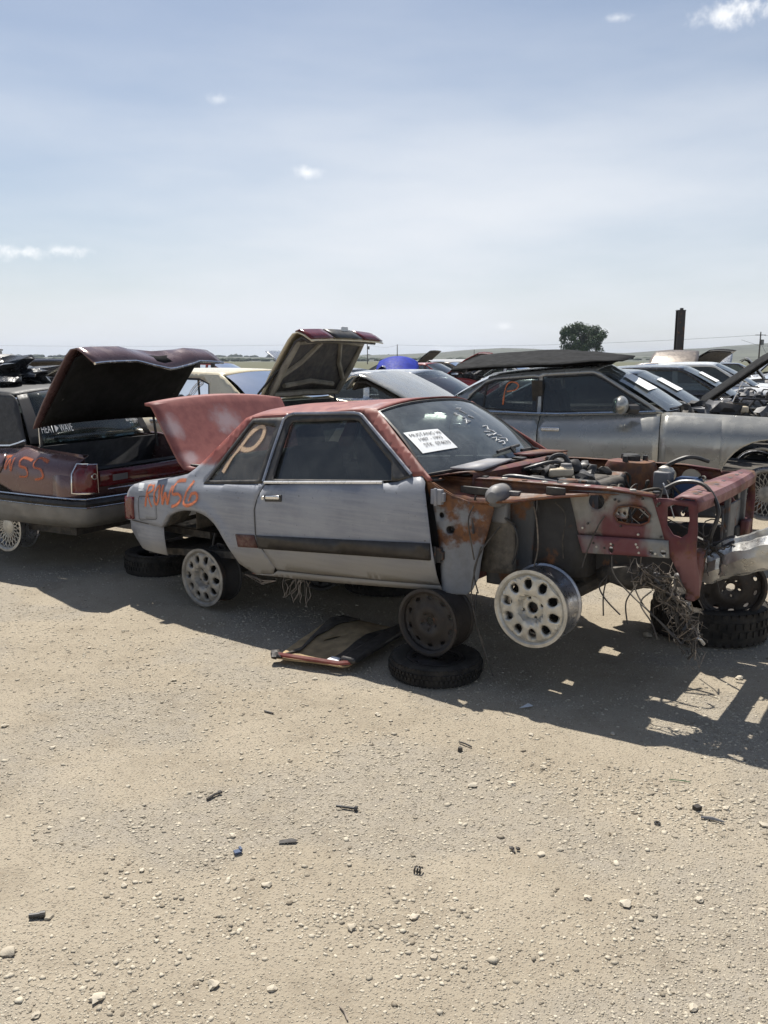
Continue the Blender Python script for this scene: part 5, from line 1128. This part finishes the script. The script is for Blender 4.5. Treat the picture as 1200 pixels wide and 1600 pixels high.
# ---- cream sedan, trunk up
CR, cW, csh = make_car('cream sedan with its trunk lid raised showing red lamp strip', (-1.27, 9.25), 149.5, cream, lift=.24, trunk=(57, .80, 'ribs', 'dash'), lidface=.24, lidup=.04, lidw=.86, ribmat='lidinner', glass='glassclear', detail=2, wheels=('spoke', .2), hw=.92,
    sh=[(-1.3, .95), (-.4, 1.06), (-.3, 1.10), (.1, 1.0), (1.0, .985), (2.1, .97), (3.8, .74)], rw=-.30, rt=(.12, 1.37), rf=(1.3, 1.37), wins=[[(.22, 1.02), (.72, 1.02), (.72, 1.325), (.40, 1.32), (.26, 1.27)], [(.84, 1.02), (1.90, 1.01), (1.40, 1.31), (.82, 1.335)]])
def cream_extra():
    tl = [c for c in CR.children if c.name.startswith('trunk_lid')][0]
    th = R(57); hx, hz = -.40-.016, csh(-.30)+.05; ln = .80
    def rotp(d, z): return (hx-d*math.cos(th)+z*math.sin(th), hz+d*math.sin(th)+z*math.cos(th))
    for s0, s1, m in ((-.98, -.42, 'tail'), (.42, .98, 'tail'), (-.36, .36, 'black')):
        rows = []
        for d, z in ((ln-.02, -.03), (ln+.018, -.06), (ln+.026, -.13), (ln+.028, -.23)):
            x, zz = rotp(d, z); rows.append([(x, -s*.92*.86*.86, zz+.02*(1-s*s)) for s in np.linspace(s0, s1, 7)])
        B().grid(rows).build('lamp_strip', m, tl, solid=.012)
    x, zz = rotp(ln+.03, -.08); B().box((x, -.10, zz+.03), (.02, .12, .06)).build('reverse_lamp', 'sticker', tl, bevel=.01)
    f = lambda u, z, o=0.: (u, (cW(u, z)+o), z)
    ribbon([[(.56, 1.06), (.50, 1.14), (.42, 1.23), (.36, 1.28), (.39, 1.30), (.47, 1.24), (.52, 1.17), (.53, 1.10)]], lambda u, z, o: f(u, z, o-.010), .022, 'spray_letter', 'peach', CR)
    B().tube([f(u, z, -.012) for u, z in ((.36, 1.02), (.43, 1.32))], .010, 5).build('window_divider', 'black', CR)
cream_extra()
# ---- cars further back
S1, *_ = make_car('white sedan roof showing behind the raised cream trunk lid', (.33, 15.55), 150, white, lift=.06, glass='glassclear', detail=1)
S2, *_ = make_car('silver sedan with bright roof rail behind the primer coupe roof', (-.6, 13.2), -24, silver, lift=.18, glass='glassdark', detail=1)
N1, *_ = make_car('dark navy sedan with paper sign in windshield and hood propped open', (2.05, 11.55), -21, navy, lift=.20, hood=42, hoodmat='matteblack', glass='glassdark', wglass='wglass', detail=1)
N2, *_ = make_car('charcoal coupe with paper sign, parked just past the navy sedan', (3.55, 14.15), -21, charcoal, lift=.24, hood='off', glass='glassdark', wglass='wglass', detail=1)
W1, *_ = make_car('white sedan at the far right past the charcoal coupe', (5.4, 17.6), -21, white, lift=.28, glass='glassdark', detail=1)
def simple_sign(root, fu, fz, cwz, lines=None):
    def ws(s, a):
        top = Vector((fu+.055+.07*(1-s*s), -s*.635, fz-.014+.045*(1-abs(s)**2.5))); bot = Vector((2.12+.14*(1-s*s), -s*.774, cwz+.01+.012*(1-s*s))); p = top.lerp(bot, a); return p+Vector((.012, 0, .014+.022*math.sin(math.pi*a)))
    signq(root, [ws(.70, .25), ws(.18, .25), ws(.18, .60), ws(.70, .60)], lines)
simple_sign(N1, 1.36, 1.385, .97, SROWS); simple_sign(N2, 1.36, 1.385, .97)
# ------------------------------------------------------------------ things under and round the cars
hO = Vector((-.832, 6.354)); hh = Vector((.81437, -.58035)); hr = Vector((-.58035, -.81437))
def hp(u, v, z=0.): p = hO+hh*u+hr*v; return (p.x, p.y, z)
def tyre_thing(label, loc, rot, Ro, Ri, w, lugs, disc=None, group=None):
    o = empty('tyre', loc, rot); tag(o, label, 'tyre', group)
    tyre_mesh(Ro, Ri, w, lugs).build('tyre_carcass', 'rubber', o, sharp=40)
    if disc: wheel(o, 'steel_wheel', (0, 0, 0), 'steel', Ri*.985, w*.86, disc, disc)
    return o
tyre_thing('worn tyre lying flat under the steel wheel that props the coupe', (.295, 4.51, .050), (R(-90), 0, .4), .262, .165, .105, 64, 'brownsteel')
def loose_wheel(label, loc, rot, face, Rr=.195):
    o = wheel(None, 'bare_rim', loc, 'steel', Rr, .19, face, face, rot=rot); tag(o, label, 'wheel'); return o
ha = math.atan2(-.58035, .81437)
loose_wheel('bare brown steel wheel standing on a flat tyre under the coupe sill', (.296, 4.535, .31), (0, .3, ha), 'brownsteel', .192)
tyre_thing('big blocky tyre lying flat under the nose of the coupe', (2.13, 5.22, .115), (R(-90), 0, 1.1), .36, .205, .22, 44)
loose_wheel('dark rusty wheel disc leaning on the big tyre under the bumper beam', (2.17, 5.06, .37), (R(6), .2, ha+.50), 'brownsteel', .21)
tyre_thing('dark tyre lying flat beneath the rear axle of the coupe', hp(.70, -.45, .09), (R(-90), 0, .9), .31, .19, .18, 60)
loose_wheel('black steel wheel propping the coupe floor behind the rear wheel', hp(.55, .10, .27), (0, .4, ha+.3), 'darksteel', .17)
tyre_thing('black tyre lying flat in the shade under the maroon sedan bumper', (-1.90, 6.86, .085), (R(-90), 0, .2), .29, .19, .18, 60)
loose_wheel('black steel wheel standing under the maroon sedan bumper', (-1.88, 7.0, .28), (0, .2, R(-62)), 'darksteel', .19)
# trim panel lying by the sill
def door_card():
    o = empty('trim_panel', (-.28, 4.83, .015), (0, 0, 0)); tag(o, 'broken tan and black door trim panel lying in the shade beside the coupe', 'trim panel')
    P = lambda x, y: (x+.28, y-4.83)
    quad = [(-.64, 4.63), (-.56, 4.60), (-.24, 4.49), (-.20, 4.50), (.13, 5.10), (.10, 5.18), (-.28, 5.42), (-.36, 5.36)]
    f = lambda x, y: (x, y, .022+.02*noise.noise(Vector((x*4, y*4, 0)))+.03*max(0, -.3-y)*0)
    panel('backing_board', [P(*q) for q in quad], f, 'tan', o, [[P(*q) for q in ((-.38, 4.93), (-.30, 4.98), (-.26, 5.04), (-.30, 5.03), (-.36, 4.98))]], res=.05, solid=.008)
    b = B(); b.tube([(P(x, y)[0], P(x, y)[1], .045) for x, y in ((-.62, 4.63), (-.42, 4.55), (-.26, 4.485), (-.19, 4.50))], .014, 6); b.build('red_edge_trim', mat('dull red trim', (.20, .03, .03), .5, dust=.25), o)
    b = B().box((P(-.04, 4.80)[0], P(-.04, 4.80)[1], .055), (.10, .70, .04), R(-29)); b.build('armrest', 'black', o, bevel=.015)
    panel('black_vinyl', [P(*q) for q in ((-.33, 4.55), (-.22, 4.49), (-.16, 4.54), (.13, 5.10), (.06, 5.20), (-.12, 5.0), (-.20, 4.80))], lambda x, y: (x, y, f(x, y)[2]+.010), 'black', o, res=.06, solid=.006)
    panel('black_vinyl', [P(*q) for q in ((-.60, 4.66), (-.50, 4.80), (-.36, 5.36), (-.28, 5.42), (-.16, 5.34), (-.30, 5.20), (-.42, 5.0), (-.50, 4.74))], lambda x, y: (x, y, f(x, y)[2]+.012), 'grime', o, res=.06, solid=.006)
    panel('torn_paper', [P(*q) for q in ((-.33, 4.55), (-.26, 4.52), (-.25, 4.57), (-.30, 4.60))], lambda x, y: (x, y, f(x, y)[2]+.022), 'paper', o, res=.04, solid=.002)
    b = B(); b.blob((P(-.63, 4.65)[0], P(-.63, 4.65)[1], .04), (.07, .09, .05), 2, .4, 3); b.build('torn_corner', 'brownsteel', o)
door_card()
# scraps on the gravel: (x px, y px) measured on the ground plane
def G(x, y):
    a = (x-600)/1295; b = (y-800)/1295; t = math.atan(238/1295); c, s = math.cos(t), math.sin(t); d = (a, c-s*b, -s-c*b); k = -1.76/d[2]; return d[0]*k, d[1]*k
def scrap(nm, label, px, build, m, rz=0.):
    x, y = G(*px); b = B(); build(b); o = b.build(nm, m); o.location = (x, y, gz(x, y)+.002); o.rotation_euler = (0, 0, rz); o.scale = (.7, .7, .6); tag(o, label, 'debris'); return o
scrap('bolt', 'long dark bolt lying on the gravel right of centre', (541, 1264), lambda b: (b.tube([(-.06, 0, .012), (.05, 0, .012)], .008, 8), b.lathe([(0, .05), (.017, .05), (.017, .065), (0, .066)], 6, 'X', (0, 0, .012))), 'darksteel', -.25)
scrap('metal_scrap', 'flat brown metal scrap left of the long bolt', (450, 1315), lambda b: b.add([(-.05, -.012, .006), (.04, -.018, .012), (.055, .006, .008), (.02, .02, .014), (-.045, .016, .006)], [(0, 1, 2, 3, 4)]), 'brownsteel', .1)
scrap('plastic_clip', 'small greenish clip with a square hole on the gravel', (371, 1333), lambda b: (b.box((0, 0, .012), (.035, .03, .012)), b.box((.02, .01, .016), (.012, .03, .02))), 'blueplast', .5)
scrap('socket', 'short black plastic tube lying at the lower left', (58, 1431), lambda b: (b.tube([(-.035, 0, .014), (.012, 0, .014)], .013, 10), b.tube([(.012, 0, .014), (.035, .002, .014)], .018, 10)), 'black', .2)
scrap('bracket', 'bent brown bracket near the middle of the gravel', (331, 1246), lambda b: (b.tube([(-.03, -.02, .008), (.02, .015, .014), (.05, .03, .01)], .008, 6), b.blob((.05, .03, .014), (.03, .03, .025), 1, .2)), 'brownsteel', .3)
scrap('spring_coil', 'small dark green coil lying below the coupe', (653, 1363), lambda b: b.tube([(.016*math.cos(a), -.02+a*.0022, .018+.016*math.sin(a)) for a in np.linspace(0, 19, 60)], .004, 5), 'black', 1.2)
scrap('rubber_plug', 'black rubber plug under the door shadow edge', (719, 1172), lambda b: b.lathe([(0, .03), (.014, .03), (.018, .0)], 10, 'Z'), 'black')
scrap('trim_strip', 'thin dark trim strip pointing at the tyre stack', (727, 1163), lambda b: b.tube([(-.05, .02, .008), (.0, .0, .014), (.05, -.02, .008)], .006, 5), 'darksteel', -.4)
scrap('pipe_fitting', 'brown two piece pipe fitting right of the dark coil', (803, 1330), lambda b: (b.blob((-.012, 0, .012), (.03, .025, .022), 1, .2), b.blob((.02, -.004, .012), (.024, .022, .022), 1, .2), b.tube([(-.01, 0, .01), (0, -.03, .006)], .005, 5)), 'brownsteel')
scrap('foam_lump', 'dark square lump on the gravel at the right', (1089, 1266), lambda b: b.box((0, 0, .014), (.04, .034, .026)), 'brownsteel', .4)
scrap('wood_splinter', 'grey wooden splinter among the stones at the right', (1113, 1284), lambda b: b.tube([(-.06, .01, .01), (0, 0, .014), (.06, -.015, .008)], [.007, .012, .005], 5), 'greyplast', -.2)
scrap('washer', 'dark steel ring left of the wooden splinter', (1027, 1288), lambda b: b.tube([(.014*math.cos(a), .014*math.sin(a), .006) for a in np.linspace(0, 6.283, 12, endpoint=False)], .005, 5, closed=True), 'darksteel')
scrap('glass_shard', 'pale broken lens shard at the shadow edge right of the tyre stack', (822, 1106), lambda b: b.add([(-.06, 0, .01), (.0, -.02, .02), (.06, .0, .012), (.03, .025, .03)], [(0, 1, 2, 3)]), 'sticker', .3)
scrap('wire_piece', 'short green wire lying on the gravel at the right', (1062, 1220), lambda b: b.tube([(-.06, .012, .006), (0, 0, .008), (.06, -.015, .006)], .003, 5), mat('green wire', (.06, .16, .07), .5), -.05)
scrap('grass_blade', 'dry grass blade at the bottom edge of the lot', (538, 1585), lambda b: b.tube([(-.02, .03, .006), (0, 0, .01), (.015, -.04, .006)], .004, 4), 'wiretan', .0)
scrap('stick', 'thin dark stick above the long bolt', (420, 1115), lambda b: b.tube([(-.03, .03, .006), (.03, -.03, .008)], .007, 5), 'darksteel', .2)
# larger single stones
rocks = [(977, 1419, .045), (152, 1557, .046), (76, 1431, .030), (363, 1305, .034), (548, 1450, .036), (271, 1065, .035), (740, 1055, .03), (1012, 995, .07), (1155, 1062, .05), (13, 1487, .05), (140, 1012, .03), (678, 1498, .026), (845, 1338, .03), (905, 1358, .024), (1092, 1413, .036), (1190, 1428, .03), (874, 1330, .028), (850, 1200, .03), (963, 1200, .026), (830, 1147, .03), (957, 1147, .03), (647, 1435, .034), (416, 1382, .036), (222, 1359, .026), (193, 1382, .026), (334, 1537, .04), (424, 1545, .03), (82, 1168, .03), (8, 1135, .04), (738, 1228, .045), (800, 1225, .04), (1060, 1262, .035), (1135, 1265, .035), (492, 1062, .035), (310, 1075, .024), (590, 1118, .036), (918, 1408, .03), (1082, 1581, .034), (57, 1583, .03), (1195, 1292, .04)]
smat = stone_mat('field stone', (.28, .24, .18), (.54, .48, .38))
for i, (x, y, s) in enumerate(rocks):
    s *= .82
    gx, gy = G(x, y); b = B(); b.blob((0, 0, 0), (s*1.15, s*.9, s*.5), 2, .34, 1.3, i*2.3)
    for k_ in range(len(b.V)):
        v = b.V[k_]; b.V[k_] = (v[0]+.06*s*noise.noise(Vector(v)*90), v[1], max(v[2], -s*.2))
    o = b.build('stone', smat, None, sharp=28); o.location = (gx, gy, gz(gx, gy)+s*.18); o.rotation_euler = (0, 0, random.uniform(0, 6))
    a = o.data.attributes.new('tone', 'FLOAT', 'POINT'); a.data.foreach_set('value', [random.choice([.35, .6, .8, 1.])]*len(o.data.vertices))
    tag(o, 'pale fist-sized stone lying loose on the lot', 'stone', 'loose stones on the lot')
# ------------------------------------------------------------------ back of the yard
def wlab(root, label): root['label'] = label
def raised(nm, label, loc, rot, w, l, m, inner='grime', bend=.18, cat='hood'):
    o = empty(nm, loc, rot); tag(o, label, cat)
    rows = [[(l*a, -s*w/2*(1-.1*a), bend*math.sin(math.pi*a*.62)+.05*(1-s*s)) for s in np.linspace(-1, 1, 11)] for a in np.linspace(0, 1, 11)]
    B().grid(rows).build('outer_skin', m, o, solid=.02); B().grid([[(p[0], p[1]*.93, p[2]-.035) for p in r_] for r_ in rows]).build('inner_frame', inner, o, solid=.012); return o
def far_car(label, loc, ang, paint, lift=.2, **k): return make_car(label, loc, ang, paint, 'cars in the rows behind', lift=lift, detail=0, seats=False, wheels=(None, 0), glass='glassdark', **k)[0]
far_car('grey brown sedan far right with its hood hinged high', (7.5, 23.2), 62, brownp, .25, hood=40)
far_car('dark grey sedan beside the brown one, hood up', (9.2, 30.0), -60, charcoal, .25, hood=42)
far_car('white wagon far off at the right edge', (13.2, 28.), -21, white, .2)
far_car('dark wreck in front of the hills at the far right', (11.4, 24.0), -24, greyp, .25, trunk=(50, .8, 'plain', 'grime'))
far_car('blue car whose bright hood stands up behind the silver roof', (.25, 25.2), 86, bluep, .02, hood=36, hcrown=.22)
far_car('red car low behind the white sedan', (-2.4, 23.), -30, redp, .05)
far_car('dark sedan far behind the cream trunk lid', (-1.9, 26.), -30, charcoal, .05)
far_car('silver hatchback glimpsed under the cream lid edge', (-.6, 29.), 150, silver, .05, trunk=(45, .8, 'plain', 'grime'))
far_car('white car with its trunk lifted beside the red shed', (5.2, 30.), 150, white, .15, trunk=(50, .8, 'plain', 'grime'))
far_car('black pickup-like wreck before the red shed', (3.8, 33.), -25, navy, .2)
far_car('dull grey wreck among the far rows', (2.0, 36.), 150, greyp, .15)
far_car('tan car among the far rows', (6.4, 37.), -25, brownp, .2)
far_car('grey sedan hidden behind the maroon car', (-7.5, 16.), 152, greyp, .2)
far_car('dark sedan at the far left behind the maroon car', (-6.2, 12.6), 152, charcoal, .12)
far_car('pale wreck at the far right horizon', (16., 34.), -20, silver, .2, hood=50)
far_car('dark wreck beside the far pale wreck', (13.6, 36.), -20, navy, .2, hood=50)
for (lab, x_, y_, a_, p_, kw) in (('silver sedan at the end of the far middle row', -1.6, 33., 150, silver, dict(hood=45)), ('red wreck with hood up in the far middle row', .6, 31., -30, redp, dict(hood=40)), ('white sedan in the far middle row', 1.6, 41., 150, white, dict(trunk=(45, .8, 'plain', 'grime'))),
    ('charcoal wreck behind the blue hood', -.2, 44., -30, charcoal, dict(hood=50)), ('tan sedan at the left of the shed', 4.2, 46., 150, brownp, dict(trunk=(48, .8, 'plain', 'grime'))), ('yellow-tan wreck before the shed door', 7.4, 48., -30, cream, dict(hood=40)), ('grey wreck far behind the navy sedan', 10.5, 44., 60, greyp, dict(hood=45)),
    ('white car far behind the tall steel post', 15.5, 46., -60, white, dict(hood=50)), ('silver wreck far right of the steel post', 19.5, 50., 60, silver, dict(hood=48)), ('dark wreck far left beyond the plastic heap', -11.5, 27., 152, navy, dict(trunk=(50, .8, 'plain', 'grime'))), ('dull silver wreck far left by the site container', -15., 38., 150, greyp, dict(hood=40)), ('maroon wreck far behind the cream sedan', -6.2, 34., 150, redp, dict(hood=35))):
    far_car(lab, (x_, y_), a_, p_, .22, **kw)
# crumpled black plastic on the roof of the maroon sedan
b = B(); b.blob((0, 0, 0), (1.15, .8, .36), 4, .35, 2.6, 3.); b.blob((-.35, .1, .05), (.7, .6, .40), 3, .4, 3., 8.)
o = b.build('plastic_heap', mat('crumpled black plastic', (.02, .022, .024), .3, bump=.03, bs=9), None, sharp=25); o.location = (-3.82, 8.18, 1.60); o.rotation_euler = (0, 0, R(-28)); tag(o, 'heap of crumpled black plastic on the roof of the maroon sedan', 'plastic')
# yellow lift and red roofed shed
def shed():
    o = empty('shed', (8.2, 62., 0), (0, 0, R(-6))); tag(o, 'long low dark red shed with a pale roof behind the rows', 'shed')
    B().box((0, 0, .75), (10., 3., 1.5)).build('wall', mat('red siding', (.11, .022, .02), .7), o)
    B().box((0, -.05, 1.62), (10.6, 3.6, .18), Matrix.Rotation(.05, 3, 'X')).build('roof', mat('pale roof sheet', (.33, .33, .33), .5), o)
    for x in (-3.2, -.2): B().box((x, -1.51, .7), (1.2, .05, 1.3)).build('door', 'black', o)
    for x in (1.5, 3.4): B().box((x, -1.51, .9), (.9, .05, .7)).build('window', 'glassdark', o)
shed()
def cabin():
    o = empty('container', (-30.5, 62., 0), (0, 0, R(10))); tag(o, 'pale site container showing behind the heap at the left', 'container')
    B().box((0, 0, 1.2), (4., 2.4, 2.4)).build('wall', greyp, o, bevel=.05); B().box((0, 0, 2.48), (4.1, 2.5, .12)).build('roof', greyp, o); B().box((1.2, -1.22, 1.1), (.8, .05, 1.9)).build('door', 'dash', o)
cabin()
def post(label, x, y, hgt, w):
    o = empty('steel_post', (x, y, 0)); tag(o, label, 'post'); b = B()
    b.box((0, -w*.45, hgt/2), (w, w*.12, hgt)); b.box((0, w*.45, hgt/2), (w, w*.12, hgt)); b.box((0, 0, hgt/2), (w*.15, w*.8, hgt)); b.build('beam', 'darksteel', o)
    B().box((0, 0, hgt+.015), (w*1.08, w*1.08, .03)).build('cap', 'darksteel', o); B().box((w*.1, 0, hgt+.07), (w*.4, w*.3, .09)).build('cap_lug', 'darksteel', o)
post('tall black steel post standing behind the right hand cars', 12.9, 37., 3.85, .32)
post('short black steel post behind the maroon trunk lid', -4.10, 18.3, 1.86, .17)
B_ = empty('rack', (-4.0, 18.2, 0)); tag(B_, 'black rack arm by the post behind the maroon trunk lid', 'rack'); q = B(); q.box((.12, 0, 1.70), (.62, .12, .06)); q.box((-.1, 0, .85), (.08, .08, 1.7)); q.box((.3, 0, .85), (.08, .08, 1.7)); q.build('frame', 'darksteel', B_)
def pole(label, px, d, top, arms=True, tr=True):
    x = (px-600)/1295*d/ .983; o = empty('utility_pole', (x, d, 0)); tag(o, label, 'pole', 'utility poles on the horizon')
    B().tube([(0, 0, 0), (0, 0, top)], [.20, .14], 8).build('mast', mat('weathered pole', (.10, .08, .065), .9), o)
    if arms: B().box((0, 0, top-.7), (2.4, .15, .15)).build('crossarm', 'darksteel', o)
    if tr: B().lathe([(0, top-2.9), (.35, top-2.9), (.35, top-1.7), (0, top-1.7)], 12, 'Z', (.5, 0, 0)).build('transformer', 'greyplast', o)
    return o
pole('wooden utility pole with transformer beside the cream trunk lid', 575, 330, 8.6); pole('plain wooden pole right of the transformer pole', 620, 330, 7.6, False, False); pole('wooden utility pole with transformer at the right edge', 1166, 190, 7.9); pole('distant thin pole above the red shed', 736, 480, 7.5, False, False)
def wires(label, pts, sag):
    b = B()
    for (a, c) in pts:
        A_, C_ = Vector(a), Vector(c); b.tube([A_.lerp(C_, t)-Vector((0, 0, sag*4*t*(1-t))) for t in np.linspace(0, 1, 16)], .035, 4)
    tag(b.build('power_line', mat('far cable '+label[:6], (.12, .12, .12), .6), None), label, 'cable')
xp = lambda px, d: (px-600)/1295*d/.983
wires('thin power lines strung from the left to the right poles', [((xp(-200, 330), 330, 8.2), (xp(575, 330), 330, 8.)), ((xp(575, 330), 330, 8.), (xp(620, 330), 330, 7.4)), ((xp(620, 330), 330, 7.4), (xp(1166, 190), 190, 7.2)), ((xp(1166, 190), 190, 7.2), (xp(1500, 190), 190, 7.4))], 1.2)
wires('guy wire slanting down from the right edge pole', [((xp(1166, 190), 190, 5.6), (xp(1180, 190), 188, 1.)), ((xp(1143, 190), 192, 6.2), (xp(1166, 190), 190, 4.8))], 0)
# tree
def tree():
    rr = random.Random(11); o = empty('tree', (53.3, 226., 0)); o.scale = (1.12, 1.12, 1.06); tag(o, 'lone round leafy tree on the horizon behind the grey beige sedan', 'tree')
    b = B(); b.tube([(0, 0, 0), (.1, 0, 2.5), (0, .1, 5.)], [.5, .38, .3], 8)
    for k in range(9): a = k*.7; b.tube([(0, 0, 2.5+.25*k), (1.6*math.cos(a), 1.6*math.sin(a), 4.6+.3*k), (3.6*math.cos(a), 3.2*math.sin(a), 6.2+.35*k)], [.2, .13, .05], 6)
    b.build('trunk', mat('bark', (.06, .05, .04), .9), o)
    cl = [(rr.uniform(-5, 5), rr.uniform(-4, 4), rr.uniform(3.2, 10.2), rr.uniform(.8, 1.7)) for k in range(84)]; cl = [c for c in cl if (c[0]/5.6)**2+(c[1]/5)**2+((c[2]-6.4)/4.4)**2 < 1]
    V = []; F = []
    for (cx, cy, cz, cr) in cl:
        for k in range(190):
            d = Vector((rr.gauss(0, 1), rr.gauss(0, 1), rr.gauss(0, 1))).normalized()*cr*rr.uniform(.55, 1.08); p = Vector((cx, cy, cz))+d; p.z = max(p.z, 2.2)
            s = rr.uniform(.14, .30); n = (d.normalized()+Vector((rr.gauss(0, .6), rr.gauss(0, .6), rr.gauss(.3, .6)))).normalized(); t = n.orthogonal().normalized(); t.rotate(Matrix.Rotation(rr.uniform(0, 6), 3, n)); u = n.cross(t); i = len(V)
            V += [p+t*s, p+u*s*.6, p-t*s, p-u*s*.6]; F.append((i, i+1, i+2, i+3))
    B().add(V, F).build('crown', mat('green leaves', (.030, .064, .017), .8, var=.5, vs=.8), o, sharp=180)
tree()

# the air over the plain
hz_ = B().box((0, 2400, 30), (7200, 6200, 64)); hz_ = hz_.build('haze', newmat('unused')[0], None); hz_.data.materials.clear()
def hazemat():
    m = bpy.data.materials.new('haze air'); m.use_nodes = True; nt = m.node_tree; nt.nodes.clear(); out = nt.nodes.new('ShaderNodeOutputMaterial'); v = nt.nodes.new('ShaderNodeVolumePrincipled')
    v.inputs['Color'].default_value = (.80, .88, 1., 1); v.inputs['Density'].default_value = .00016; v.inputs['Anisotropy'].default_value = .0; nt.links.new(v.outputs[0], out.inputs['Volume']); return m
hz_.data.materials.append(hazemat()); tag(hz_, 'thin pale haze over the yard and plain', 'haze', kind='stuff')
